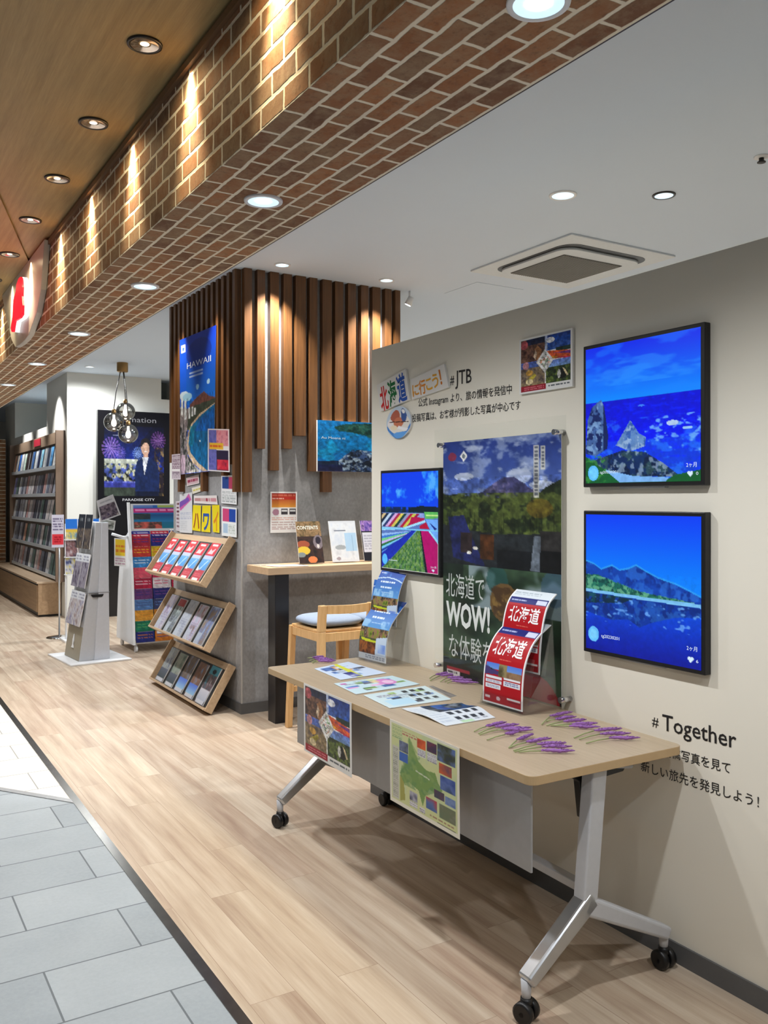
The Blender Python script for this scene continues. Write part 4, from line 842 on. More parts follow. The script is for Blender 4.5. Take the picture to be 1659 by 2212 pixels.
# lavender sprigs
def sprig(label, a, b, c, seed, group):
    p = [onZ(u, v, TZ + 0.010) for u, v in (a, b, c)]; rng = np.random.RandomState(seed)
    t = thing('lavender_sprig', label, 'lavender', (p[1][0], p[1][1], TZ), group)
    MB().tube([(p[0][0], p[0][1], TZ + 0.004), ((p[0][0] + p[1][0]) / 2, (p[0][1] + p[1][1]) / 2, TZ + 0.008), (p[1][0], p[1][1], TZ + 0.008)], 0.0022, 6).build('stem', M_STEM, t)
    d = p[2] - p[1]; L_ = np.linalg.norm(d); m_ = MB(); n = 11; pts, rs = [], []
    for k in range(n + 1):
        f = k / n; pts.append(p[1] + d * f + np.array([0, 0, 0.001 * math.sin(f * 9 + seed)])); rs.append(max(0.0012, 0.0060 * math.sin(math.pi * (0.10 + 0.88 * f)) ** 0.7 * (1 + 0.14 * (-1) ** k)))
    m_.tube(pts, rs, 9)
    for k in range(26):      # florets
        f = rng.uniform(0.02, 0.93); q = p[1] + d * f; ang = rng.uniform(0, math.pi); side = np.cross(d / L_, [0, 0, 1]); r = 0.0050 * math.sin(math.pi * (0.12 + 0.85 * f)) ** 0.7
        o_ = q + side * math.cos(ang) * r + np.array([0, 0, math.sin(ang) * r]); e = o_ + (o_ - q) * 0.45 + d / L_ * 0.006; m_.tube([o_, e], [0.0020, 0.0006], 5)
    m_.build('flower_spike', M_LAV, t)
def s4(pts, ox, oy, k): return [(ox + x / k, oy + y / k) for x, y in pts]
sets = [('near', 1020, 1520, 4.366, 'in the bunch at the near table edge', [[(20, 245), (130, 210), (325, 170)], [(60, 265), (215, 215), (445, 192)], [(70, 275), (270, 235), (560, 225)], [(180, 240), (300, 243), (575, 247)], [(140, 325), (310, 285), (440, 265)], [(345, 400), (420, 340), (580, 285)], [(350, 395), (510, 360), (750, 322)], [(390, 425), (610, 378), (890, 368)], [(400, 435), (655, 402), (945, 402)], [(440, 440), (650, 440), (970, 445)]]),
        ('mid', 1020, 1520, 4.366, 'in the bunch beside the red brochure stand', [[(655, 180), (735, 115), (950, 75)], [(700, 150), (785, 145), (985, 118)], [(700, 190), (860, 165), (1080, 148)], [(740, 190), (940, 190), (1185, 185)], [(760, 190), (915, 210), (1210, 220)]]),
        ('right', 1020, 1520, 4.366, 'in the trio nearest the table end', [[(960, 305), (1150, 250), (1415, 232)], [(1010, 320), (1205, 282), (1500, 278)], [(1075, 355), (1290, 322), (1585, 322)]]),
        ('back', 660, 1400, 3.95, 'in the bunch behind the open leaflets', [[(1060, 245), (1110, 225), (1260, 205)], [(1065, 265), (1150, 232), (1310, 222)], [(1150, 275), (1210, 250), (1380, 250)], [(1190, 275), (1240, 264), (1440, 272)], [(1210, 287), (1250, 282), (1480, 295)]]),
        ('far', 660, 1400, 3.95, 'in the bunch at the far table end', [[(20, 75), (60, 80), (160, 70)], [(30, 100), (80, 92), (200, 85)], [(50, 110), (100, 102), (240, 95)], [(60, 117), (110, 112), (260, 108)]])]
for nm, ox, oy, k, where, sp in sets:
    for i, q in enumerate(sp):
        sprig('purple lavender sprig, %s from the left %s' % (nth[i], where), *s4(q, ox, oy, k), seed=len(nm) * 7 + i, group='lavender sprigs ' + where)

# ------------------------------------------------------------------ acrylic brochure stands on the table
def stand(label, x0, y0, w, ax, depth, tiers):
    """x0,y0 = left front corner at the table; ax = unit vector along the front (to the right seen from the front)"""
    ax = np.array([*ax, 0.0]); back = np.array([-ax[1], ax[0], 0.0]); o = np.array([x0, y0, TZ]); up = np.array([0, 0, 1.0])
    t = thing('brochure_stand', label, 'brochure stand', tuple(o + ax * w / 2 + back * depth / 2))
    def plate(a, b, c, d, th, name):
        q = [np.array(p) for p in (a, b, c, d)]; n = np.cross(q[1] - q[0], q[3] - q[0]); n = n / np.linalg.norm(n) * th
        MB().add([*q, *[p + n for p in q]], [(3, 2, 1, 0), (4, 5, 6, 7), (0, 1, 5, 4), (1, 2, 6, 5), (2, 3, 7, 6), (3, 0, 4, 7)]).build(name, M_CLEAR, t)
    P = lambda a, b, z: o + ax * a + back * b + up * z
    plate(P(-0.01, -0.015, 0.0006), P(w + 0.01, -0.015, 0.0006), P(w + 0.01, depth, 0.0006), P(-0.01, depth, 0.0006), 0.004, 'base')
    for (b0, z0, b1, z1, lip) in tiers:
        plate(P(0, b0 + 0.03, z0), P(w, b0 + 0.03, z0), P(w, b1 + 0.03, z1), P(0, b1 + 0.03, z1), 0.003, 'back_rest')
        plate(P(0, b0 - 0.004, z0), P(w, b0 - 0.004, z0), P(w, b0 + 0.03, z0), P(0, b0 + 0.03, z0), 0.003, 'ledge')
        plate(P(0, b0 - 0.006, z0), P(w, b0 - 0.006, z0), P(w, b0 - 0.006 + lip * 0.25, z0 + lip), P(0, b0 - 0.006 + lip * 0.25, z0 + lip), 0.003, 'front_lip')
    for s_ in (0, w):
        b0, z0, b1, z1, lip = tiers[0]; c0, y_, c1, y1, _ = tiers[-1]
        plate(P(s_, 0.0, 0.005), P(s_, depth, 0.005), P(s_, c1 + 0.03, y1), P(s_, c0 + 0.0, y_ * 0.9), 0.003, 'side_panel')
    return P
def art_red():
    A = Art(84, 130, (230, 232, 232)); A.rect(0.03, 0.0, 0.97, 0.98, (170, 20, 30)); A.rect(0.03, 0, 0.97, 0.115, (214, 222, 228)); A.lines(0.06, 0.03, 0.7, 0.085, 2, (150, 166, 176), 3, 0.7);
    A.rect(0.03, 0.115, 0.97, 0.19, (24, 34, 110)); A.lines(0.08, 0.135, 0.45, 0.17, 1, (190, 200, 230), 5); A.rect(0.7, 0.13, 0.94, 0.18, (200, 206, 226)); A.lines(0.35, 0.435, 0.65, 0.45, 1, (230, 130, 110), 6)
    A.grad(0.49, 0.56, (80, 120, 210), (110, 150, 216), 0.05, 0.95); A.poly([(0.03, 0.53), (0.2, 0.56), (0.38, 0.58), (0.38, 0.62), (0.03, 0.64)], (72, 60, 110)); A.poly([(0.05, 0.52), (0.15, 0.55), (0.3, 0.57), (0.2, 0.575)], (30, 50, 44)); A.photo(0.38, 0.49, 0.58, 0.64, [(110, 96, 60), (150, 136, 96), (70, 64, 44)], 5, 6); A.photo(0.58, 0.565, 0.95, 0.64, [(120, 86, 66), (150, 120, 90), (96, 70, 50)], 6, 7)
    for x0, y0, x1, y1 in [(0.07, 0.645, 0.47, 0.675), (0.07, 0.69, 0.47, 0.735), (0.07, 0.75, 0.45, 0.80), (0.53, 0.64, 0.93, 0.665), (0.53, 0.675, 0.93, 0.74)]: A.rect(x0, y0, x1, y1, (226, 228, 234)); A.lines(x0 + 0.03, y0 + 0.006, x1 - 0.03, y1 - 0.006, 2, (90, 96, 150), int(y0 * 100), 0.75)
    A.rect(0.07, 0.90, 0.19, 0.935, (222, 200, 204)); A.ell(0.4, 0.92, 0.05, 0.025, (220, 190, 196)); A.rect(0.62, 0.88, 0.95, 0.905, (228, 224, 224)); A.rect(0.66, 0.92, 0.95, 0.93, (80, 20, 26)); return A
# red brochure stand: front corner left (2.155,2.765), front runs towards the camera
axr = np.array([0.045, -1.0]); axr /= np.linalg.norm(axr)
# back direction = (-ax.y, ax.x) -> +x, towards the partition
PR = stand('clear acrylic stand holding red Hokkaido brochures at the near part of the table', 2.120, 2.722, 0.232, axr, 0.178, [(0.0, 0.006, 0.035, 0.20, 0.05), (0.09, 0.13, 0.125, 0.34, 0.05)])
def brochure(label, P, a0, w, b, z, prof, art, texts, group):
    L0, R0 = P(a0, b, z), P(a0 + w, b, z); bk = P(0, 1, 0) - P(0, 0, 0)
    pf = [(t_, tuple(bk * o_ + np.array([0, 0, h_]))) for t_, o_, h_ in prof]
    n = 24; ts = np.array([p[0] for p in pf]); of = np.array([p[1] for p in pf]); tt = np.linspace(0, 1, n)
    # smooth the profile
    sm = np.stack([np.interp(tt, ts, of[:, k]) for k in range(3)], -1)
    for _ in range(4): sm[1:-1] = (sm[:-2] + 2 * sm[1:-1] + sm[2:]) / 4
    return tag(sheet('brochure', art, curve_map(L0, R0, list(zip(tt, map(tuple, sm)))), [M_PRINT, M_PAPER], None, 0.003, texts), label, 'brochure', group)
prr = [(0, 0.150, 0.312), (0.12, 0.098, 0.285), (0.25, 0.050, 0.245), (0.45, 0.012, 0.168), (0.7, 0.002, 0.09), (1, 0, 0)]
redtx = [('北海道', 0.12, 0.385, 0.76, 0.135, (240, 240, 240), 0.016)]
brochure('front red Hokkaido brochure curling back, lower of the two in the clear stand', PR, 0.004, 0.224, 0.004, 0.012, prr, art_red(), redtx, 'red brochures')
brochure('rear red Hokkaido brochure, upper of the two in the clear stand', PR, 0.004, 0.224, 0.092, 0.14, [(0, 0.092, 0.30), (0.12, 0.054, 0.275), (0.25, 0.032, 0.235), (0.45, 0.014, 0.165), (0.7, 0.004, 0.09), (1, 0, 0)], art_red(), redtx, 'red brochures')

def art_bluebro(seed):
    A = Art(70, 100, (50, 110, 190)); A.grad(0, 0.5, (26, 66, 160), (96, 156, 212)); A.put((A.V < 0.14) & (A.nz(4, seed, 3) > 0.5), (70, 130, 206), 0.7); xs = A.U; A.put(np.abs(A.V - (0.11 + 0.05 * (xs - 0.4) ** 2 * 4 + 0.02)) < 0.01, (190, 216, 240)); A.put((A.V > 0.36) & (A.V < 0.48) & (A.nz(6, seed + 1, 3) > 0.52), (176, 214, 236), 0.6)
    A.rect(0, 0.49, 1, 1, (74, 80, 60)); A.photo(0, 0.49, 1, 0.65, [(50, 66, 30), (120, 140, 50), (150, 110, 90), (40, 44, 34), (196, 170, 150)], seed + 2, 9); A.poly([(0.05, 0.66), (0.7, 0.69), (0.75, 0.74), (0.1, 0.70)], (196, 204, 50)); A.photo(0.02, 0.71, 0.62, 0.9, [(30, 24, 24), (160, 96, 50), (70, 40, 30), (200, 160, 110)], seed + 3, 5); A.poly([(0.62, 0.64), (1, 0.6), (1, 0.95), (0.6, 0.95)], (190, 206, 224)); A.photo(0.7, 0.72, 0.97, 0.86, [(90, 120, 200), (130, 160, 220), (180, 200, 226)], seed + 4, 3)
    A.rect(0, 0.9, 1, 1, (206, 212, 218)); A.lines(0.25, 0.92, 0.95, 0.98, 2, (130, 134, 150), seed + 5, 0.8); return A
axb = np.array([0.08, -1.0]); axb /= np.linalg.norm(axb)
PB = stand('clear acrylic stand holding blue brochures at the far end of the table', 2.182, 3.805, 0.235, axb, 0.14, [(0.0, 0.006, 0.03, 0.19, 0.045), (0.07, 0.17, 0.095, 0.36, 0.045)])
bt = []
prb = [(0, 0.130, 0.285), (0.2, 0.076, 0.235), (0.42, 0.026, 0.175), (0.55, 0.012, 0.14), (0.75, 0.002, 0.075), (1, 0, 0)]
def blue_art(s_):
    A = art_bluebro(s_); A.lines(0.16, 0.18, 0.75, 0.25, 1, (224, 238, 250), 21, 0.95); A.lines(0.22, 0.285, 0.66, 0.345, 1, (224, 238, 250), 22, 0.95); A.lines(0.3, 0.39, 0.7, 0.42, 1, (200, 226, 244), 23, 0.8); A.lines(0.05, 0.03, 0.25, 0.06, 1, (220, 230, 246), 24, 0.8); return A
brochure('front blue brochure with resort photos, lower in the far acrylic stand', PB, 0.003, 0.229, 0.003, 0.012, prb, blue_art(4), bt, 'blue brochures')
brochure('rear blue brochure standing higher in the far acrylic stand', PB, 0.010, 0.21, 0.075, 0.18, [(0, 0.068, 0.262), (0.25, 0.03, 0.20), (0.55, 0.006, 0.12), (1, 0, 0)], blue_art(9), bt, 'blue brochures')
A = art_bluebro(14)
brochure('plain blue brochure partly hidden behind the left edge of the rear blue brochure', PB, -0.045, 0.16, 0.105, 0.185, [(0, 0.03, 0.205), (0.5, 0.01, 0.1), (1, 0, 0)], A, [], 'blue brochures')

# ------------------------------------------------------------------ wooden slats on the column
SY = 5.83; SXf = 2.362
front = [(523, 545, 1063), (556, 573, 969), (584, 603, 1016), (613, 631, 969), (639, 661, 941), (669, 686, 1018), (697, 717, 1063), (724, 742, 1010), (752, 769, 985), (780, 796, 1000), (805, 822, 960), (832, 846, 1000), (854, 865, 980)]
for i, (u0, u1, vb) in enumerate(front):
    x0, x1 = onY(u0, 700, SY)[0], onY(u1, 700, SY)[0]; zb = onY(u0, vb, SY)[2]
    if i == 0: x0, x1 = 2.41, 2.47
    o = MB().box(x0, SY, zb, x1, 5.88, ZC).build('wooden_slat', M_SLAT, None, 0.002)
    tag(o, 'dark brown vertical slat, %s from the left on the column front above the counter' % (nth + ['thirteenth'])[i], 'slat', 'slats on the column front')
lefts = [1063, 1063, 1020, 1010, 1000, 1063, 1030, 985, 1010, 1063, 1063, 977, 977, 977]
ys = np.linspace(5.89, 7.335, 14)
zl = [1.597, 1.80, 1.72, 1.80, 1.9, 1.86, 1.607, 1.80, 1.9, 1.75, 1.85, 1.607, 1.78, 1.86]
for i, (y, z) in enumerate(zip(ys, zl)):
    o = MB().box(SXf, y, z, 2.41, y + 0.052, ZC).build('wooden_slat', M_SLAT, None, 0.002)
    tag(o, 'dark brown vertical slat, %s from the corner on the column side facing the walkway' % (nth + ['thirteenth', 'fourteenth'])[i], 'slat', 'slats on the column side')

# ------------------------------------------------------------------ posters on the column
A = Art(80, 160, (20, 90, 210)); A.grad(0, 0.5, (8, 44, 170), (20, 110, 220)); A.rect(0, 0, 0.2, 0.5, (16, 84, 226), 0.5); A.ell(0.55, 0.14, 0.34, 0.1, (6, 26, 110), 0.5)
A.rect(0.05, 0.05, 0.17, 0.105, (226, 230, 240)); A.ell(0.11, 0.078, 0.03, 0.015, (60, 110, 200))
A.ell(0.12, 0.42, 0.13, 0.03, (196, 220, 244)); A.ell(0.22, 0.44, 0.14, 0.03, (150, 200, 236)); A.ell(0.52, 0.385, 0.04, 0.02, (150, 200, 240)); A.ell(0.82, 0.37, 0.04, 0.018, (170, 210, 240)); A.rect(0.28, 0.27, 0.66, 0.28, (190, 206, 240), 0.8); A.rect(0.28, 0.295, 0.66, 0.305, (190, 206, 240), 0.8)
A.poly([(0.3, 0.5), (0.5, 0.46), (0.7, 0.43), (0.85, 0.475), (1, 0.49), (1, 0.56), (0.3, 0.6)], (110, 70, 64)); A.below([(0, 0.54), (0.3, 0.52), (0.6, 0.51), (1, 0.5)], (60, 70, 60), 1, 0.68)
A.poly([(1, 0.53), (0.6, 0.58), (0.35, 0.64), (0.24, 0.7), (0.2, 0.78), (0.24, 0.86), (0.4, 0.93), (0.7, 1.0), (1, 1.0)], (196, 176, 150))
A.poly([(1, 0.535), (0.62, 0.595), (0.38, 0.65), (0.29, 0.7), (0.26, 0.78), (0.32, 0.85), (0.55, 0.93), (0.85, 1.0), (1, 1.0)], (10, 96, 150)); A.put(A.inpoly([(1, 0.56), (0.6, 0.62), (0.45, 0.7), (1, 0.72)]), (14, 90, 190), 0.7); A.ell(0.6, 0.775, 0.02, 0.006, (210, 230, 240)); A.put(A.inpoly([(0.3, 0.66), (0.45, 0.66), (0.4, 0.8), (0.28, 0.8)]), (20, 130, 150), 0.5)
bm = A.inpoly([(0, 0.5), (0.26, 0.53), (0.22, 0.68), (0.2, 0.78), (0.24, 0.87), (0.6, 1.0), (0, 1.0)]); A.put(bm, (70, 72, 76)); A.speck(bm, [(196, 190, 196), (40, 46, 44), (150, 140, 146)], 26, 5, 0.5, 0.85); A.put(A.box(0, 0.86, 0.14, 1), (206, 176, 200), 0.7)
for k, (x, w, y0, y1) in enumerate([(0.03, 0.07, 0.44, 0.56), (0.13, 0.06, 0.46, 0.6), (0.26, 0.05, 0.52, 0.6), (0.35, 0.05, 0.52, 0.59), (0.43, 0.05, 0.53, 0.58)]): A.rect(x, y0, x + w, y1, (206, 214, 224))
A.speck(A.inpoly([(0.2, 0.9), (0.7, 1.0), (0.2, 1.0)]), [(40, 60, 44), (220, 216, 214)], 22, 9, 0.5, 0.8)
A.shade(A.V > 0.45, 30, 46, 0.3)
q = [(388, 735), (467, 702), (462, 1017), (390, 1025)]
tag(sheet('banner_poster', A, quad_map(*wallq(q, 2.357)), [M_PRINT, M_PAPER], None, 0.002, [('HAWAII', 0.22, 0.235, 0.66, 0.045, (220, 228, 244), 0.0), ('Aloha', 0.4, 0.165, 0.2, 0.02, (200, 212, 240), 0.0)][:1]),
    'tall blue Hawaii poster with a beach, hung on the column slats', 'poster')
def pw(name, label, cat, q, art, X, texts=(), group=None): return tag(sheet(name, art, quad_map(*wallq(q, X)), [M_PRINT, M_PAPER], None, 0.0015, texts), label, cat, group)
A = Art(36, 60, (226, 222, 226)); A.photo(0.04, 0.02, 0.42, 0.97, [(60, 70, 150), (110, 110, 190), (70, 80, 140)], 3, 8); A.photo(0.42, 0.02, 0.97, 0.4, [(206, 110, 130), (220, 150, 160), (150, 60, 90)], 4, 8); A.rect(0.06, 0.33, 0.72, 0.49, (226, 180, 50)); A.lines(0.1, 0.36, 0.68, 0.46, 1, (206, 80, 40), 3); A.rect(0.42, 0.5, 0.97, 0.97, (40, 30, 60)); A.photo(0.45, 0.72, 0.97, 0.95, [(90, 20, 50), (196, 40, 60), (226, 110, 120)], 6, 5)
pw('flyer', 'pink and navy flyer with a yellow label overlapping the Hawaii poster', 'flyer', [(449, 926), (495, 927), (496, 1020), (449, 1017)], A, 2.350)
A = Art(20, 50, (196, 186, 196)); A.lines(0.1, 0.04, 0.95, 0.6, 8, (110, 80, 100), 3); A.rect(0.05, 0.6, 0.9, 0.66, (226, 226, 226)); A.lines(0.1, 0.7, 0.9, 0.95, 4, (90, 70, 90), 4)
pw('flyer', 'narrow pale flyer at the far edge of the column side, left of the Hawaii poster', 'flyer', [(371, 982), (389, 980), (390, 1036), (371, 1035)], A, 2.350)
A = Art(30, 20, (222, 216, 214)); A.rect(0.05, 0.1, 0.95, 0.9, (150, 60, 90), 0.25); A.lines(0.1, 0.2, 0.9, 0.8, 1, (150, 50, 80), 6, 0.9)
pw('small_card', 'small tilted card with dark red lettering below the Hawaii poster', 'card', [(402, 1032), (429, 1025), (430, 1044), (404, 1050)], A, 2.400)
A = Art(24, 16, (220, 216, 200)); A.lines(0.1, 0.25, 0.9, 0.75, 1, (200, 190, 70), 8, 0.9)
pw('small_card', 'small tilted card with yellow lettering below the red lettered card', 'card', [(414, 1054), (436, 1048), (437, 1060), (416, 1067)], A, 2.400)
A = Art(44, 16, (224, 218, 216)); A.lines(0.04, 0.2, 0.45, 0.85, 1, (180, 120, 120), 9, 0.8); A.lines(0.47, 0.2, 0.62, 0.85, 1, (150, 40, 60), 10, 0.9); A.lines(0.64, 0.2, 0.97, 0.85, 1, (190, 120, 130), 11, 0.8)
pw('small_card', 'wide white card with red lettering above the three yellow cards', 'card', [(419, 1071), (468, 1070), (470, 1090), (419, 1087)], A, 2.400)
for ch, col, q in [('ハ', (150, 60, 40), [(417, 1091), (434, 1092), (433, 1148), (415, 1145)]), ('ワ', (40, 80, 160), [(437, 1092), (455, 1092), (454, 1150), (435, 1148)]), ('イ', (210, 130, 40), [(458, 1091), (474, 1091), (474, 1151), (460, 1149)])]:
    A = Art(14, 34, (226, 208, 30)); pw('yellow_card', 'yellow paper card with the character %s above the leaflet trays' % ch, 'card', q, A, 2.400, [(ch, 0.14, 0.9, 0.72, 0.6, col, 0.03)], 'yellow letter cards')
A = Art(26, 44, (226, 228, 230)); A.rect(0.08, 0.05, 0.55, 0.48, (40, 70, 140)); A.rect(0.5, 0.05, 0.95, 0.48, (170, 60, 90)); A.lines(0.08, 0.55, 0.92, 0.95, 7, (130, 140, 140), 3, 0.7)
pw('flyer', 'white flyer with blue and red picture, upper of two right of the yellow cards', 'flyer', [(478, 1026), (511, 1027), (511, 1090), (478, 1087)], A, 2.398)
A = Art(26, 44, (226, 230, 232)); A.rect(0.08, 0.06, 0.5, 0.5, (200, 70, 120)); A.rect(0.52, 0.06, 0.92, 0.5, (30, 70, 160)); A.rect(0.1, 0.56, 0.4, 0.9, (150, 180, 210), 0.8); A.lines(0.45, 0.58, 0.9, 0.92, 6, (160, 176, 166), 3, 0.8)
pw('flyer', 'white flyer with pink and blue picture, lower of two right of the yellow cards', 'flyer', [(479, 1094), (511, 1097), (511, 1161), (479, 1157)], A, 2.398)
A = Art(26, 60, (206, 208, 212)); A.poly([(0.0, 0.3), (0.75, 0.02), (0.95, 0.18), (0.05, 0.44)], (196, 90, 160)); A.poly([(0.0, 0.2), (0.7, 0.1), (0.8, 0.2), (0.0, 0.36)], (120, 80, 170)); A.lines(0.05, 0.48, 0.95, 0.66, 4, (170, 176, 196), 6); A.lines(0.05, 0.7, 0.6, 0.95, 5, (180, 184, 190), 7, 0.6)
pw('flyer', 'grey white flyer with pink and purple stripe left of the yellow cards', 'flyer', [(388, 1068), (415, 1063), (415, 1152), (388, 1150)], A, 2.400)
A = Art(14, 60, (196, 190, 196)); A.lines(0.2, 0.04, 0.9, 0.9, 7, (90, 40, 50), 5, 0.9)
pw('flyer', 'narrow strip of paper with dark red characters at the far edge of the column side', 'flyer', [(380, 1083), (388, 1082), (388, 1148), (380, 1146)], A, 2.400)
# front of the column
A = Art(90, 72, (10, 90, 150)); A.grad(0, 0.62, (20, 110, 176), (6, 96, 150)); A.put(A.box(0, 0.1, 1, 0.8) & (A.nz(5, 3, 4) > 0.56), (20, 140, 176), 0.5); A.poly([(0.22, 0.12), (0.4, 0.05), (0.75, 0.02), (1, 0.06), (1, 0.42), (0.8, 0.3), (0.5, 0.22), (0.3, 0.2)], (22, 66, 64)); A.speck(A.inpoly([(0.22, 0.12), (0.75, 0.02), (1, 0.06), (1, 0.4), (0.5, 0.22)]), [(14, 44, 40), (50, 96, 80)], 14, 5, 0.54, 0.7)
A.below([(0, 0.8), (0.3, 0.78), (0.45, 0.62), (0.6, 0.55), (0.8, 0.66), (1, 0.6)], (22, 36, 60)); A.speck(A.inpoly([(0.3, 0.78), (0.5, 0.55), (1, 0.6), (1, 1), (0.3, 1)]), [(150, 170, 186), (50, 70, 110), (14, 20, 30)], 18, 15, 0.52, 0.85); A.grad(0.86, 1.0, (16, 26, 60), (30, 30, 60), 0, 0.35)
A.shade(A.V > 0, 22, 47, 0.3)
t_ = onY(686, 907, 5.808); u_ = onY(806, 908, 5.808); v_ = onY(686, 1018, 5.808)
tag(sheet('picture_board', A, plane_map(t_, (u_[0] + 0.12, t_[1], t_[2]), (t_[0], t_[1], v_[2])), [M_PRINT, M_PAPER], None, 0.02, [('Au Moana ni', 0.05, 0.36, 0.34, 0.05, (190, 216, 230), 0)][:1]), 'blue lagoon picture board on the column front slats beside the partition', 'picture')
A = Art(50, 70, (226, 224, 222)); A.grad(0.03, 0.38, (150, 36, 34), (216, 150, 60), 0.05, 0.95); A.lines(0.08, 0.06, 0.9, 0.12, 1, (206, 110, 90), 3); A.rect(0.05, 0.13, 0.95, 0.2, (176, 50, 40)); A.lines(0.08, 0.15, 0.5, 0.19, 1, (230, 190, 170), 4)
A.ell(0.2, 0.5, 0.12, 0.08, (176, 130, 150)); A.rect(0.4, 0.42, 0.64, 0.56, (60, 56, 60)); A.rect(0.7, 0.42, 0.94, 0.56, (60, 56, 60)); A.rect(0.42, 0.44, 0.62, 0.48, (206, 206, 206)); A.rect(0.72, 0.44, 0.92, 0.48, (206, 206, 206)); A.lines(0.06, 0.62, 0.94, 0.7, 2, (206, 120, 90), 5); A.lines(0.06, 0.72, 0.94, 0.94, 4, (170, 140, 136), 6, 0.7)
a, b_ = onY(584, 1062, 5.876), onY(642, 1150, 5.876)
tag(sheet('notice', A, plane_map((a[0], 5.876, a[2]), (b_[0], 5.876, a[2]), (a[0], 5.876, b_[2])), [M_PRINT, M_PAPER], None, 0.0015), 'red and white notice on the bare concrete above the counter', 'notice')

# ------------------------------------------------------------------ counter, its papers and the bar stools
CZ = 1.075
t = thing('counter', 'narrow light wood wall counter on a black post at the concrete column', 'counter', (3.1, 5.68, 0))
MB().box(2.445, 5.49, CZ - 0.05, 4.3, 5.868, CZ).build('worktop', M_OAKX, t, 0.003)
MB().box(2.50, 5.50, 0, 2.605, 5.62, CZ - 0.05).build('leg', M_BLKM, t, 0.003)
MB().box(4.15, 5.50, 0, 4.255, 5.62, CZ - 0.05).build('leg', M_BLKM, t, 0.003)
def leaning(label, x0, x1, art, texts, y=5.66, h=0.30, stand_=False):
    b0 = CZ + 0.008
    P = plane_map((x0, y + 0.075, b0 + h), (x1, y + 0.075, b0 + h), (x0, y, b0))
    t = thing('display_brochure', label, 'brochure', ((x0 + x1) / 2, y + 0.03, CZ), None)
    sheet('cover', art, P, [M_PRINT, M_PAPER], t, 0.006, texts)
    m_ = MB(); m_.hexa([(x0 + 0.02, y - 0.02, CZ), (x1 - 0.02, y - 0.02, CZ), (x1 - 0.02, y + 0.11, CZ), (x0 + 0.02, y + 0.11, CZ), (x0 + 0.02, y - 0.02, CZ + 0.004), (x1 - 0.02, y - 0.02, CZ + 0.004), (x1 - 0.02, y + 0.11, CZ + 0.004), (x0 + 0.02, y + 0.11, CZ + 0.004)])
    m_.hexa([(x0 + 0.02, y + 0.010, CZ + 0.004), (x1 - 0.02, y + 0.010, CZ + 0.004), (x1 - 0.02, y + 0.013, CZ + 0.004), (x0 + 0.02, y + 0.013, CZ + 0.004), (x0 + 0.02, y + 0.088, CZ + 0.26), (x1 - 0.02, y + 0.088, CZ + 0.26), (x1 - 0.02, y + 0.091, CZ + 0.26), (x0 + 0.02, y + 0.091, CZ + 0.26)])
    m_.build('easel', M_CLEAR, t)
A = Art(60, 80, (44, 36, 30)); A.photo(0, 0, 1, 0.36, [(40, 44, 24), (110, 90, 60), (150, 120, 86), (60, 50, 36)], 3, 9); A.photo(0, 0.36, 1, 1, [(20, 18, 20), (60, 40, 34), (30, 26, 30)], 5, 5); A.ell(0.22, 0.55, 0.26, 0.09, (150, 76, 50)); A.ell(0.22, 0.70, 0.26, 0.10, (206, 176, 60)); A.ell(0.12, 0.80, 0.16, 0.06, (120, 130, 130)); A.ell(0.55, 0.92, 0.18, 0.08, (206, 120, 70)); A.ell(0.84, 0.5, 0.2, 0.17, (120, 110, 116)); A.ell(0.84, 0.46, 0.11, 0.09, (40, 34, 46)); A.ell(0.82, 0.6, 0.05, 0.05, (206, 200, 196))
leaning('brochure with food photos and the word CONTENTS, leaning on the counter', 2.765, 2.965, A, [('CONTENTS', 0.03, 0.19, 0.86, 0.085, (230, 228, 214), 0.02)])
A = Art(50, 70, (196, 200, 206)); A.photo(0.02, 0.05, 0.98, 0.95, [(170, 174, 184), (206, 210, 214), (186, 196, 210)], 6, 4); A.rect(0.55, 0.3, 0.97, 0.75, (150, 186, 216), 0.8); A.rect(0.18, 0.23, 0.6, 0.26, (110, 116, 130)); A.ell(0.35, 0.65, 0.2, 0.06, (150, 156, 160)); A.ell(0.24, 0.92, 0.08, 0.04, (150, 140, 146)); A.rect(0.8, 0.35, 0.83, 0.75, (120, 150, 180), 0.8)
leaning('pale silver brochure leaning on the counter, middle of the three', 3.035, 3.262, A, [])
A = Art(40, 60, (24, 24, 34)); A.photo(0, 0, 1, 0.26, [(24, 20, 60), (90, 70, 150), (170, 130, 190), (30, 26, 70)], 7, 7); A.rect(0.05, 0.3, 1, 0.78, (196, 196, 206)); A.lines(0.1, 0.36, 0.95, 0.74, 6, (130, 130, 146), 5, 0.6)
leaning('dark and violet brochure on the counter, half hidden by the partition edge', 3.305, 3.5, A, [])
A = Art(24, 14, (206, 214, 220)); A.photo(0.3, 0.1, 1, 0.9, [(110, 160, 200), (180, 210, 230), (80, 120, 150)], 4, 4)
tag(sheet('leaflet', A, lambda u, v: np.stack([2.50 + 0.22 * np.asarray(u) + 0.03 * np.asarray(v), 5.66 - 0.14 * np.asarray(v) - 0.03 * np.asarray(u), np.full(np.shape(u), CZ + 0.006)], -1), [M_PRINT, M_PAPER], None, 0.004), 'pale blue leaflet lying on the left end of the wall counter', 'leaflet')
A = Art(14, 10, (196, 170, 150))
tag(sheet('leaflet', A, lambda u, v: np.stack([2.47 + 0.16 * np.asarray(u), 5.80 - 0.12 * np.asarray(v), np.full(np.shape(u), CZ + 0.004)], -1), [M_PRINT, M_PAPER], None, 0.003), 'white leaflet against the concrete on the left end of the wall counter', 'leaflet')

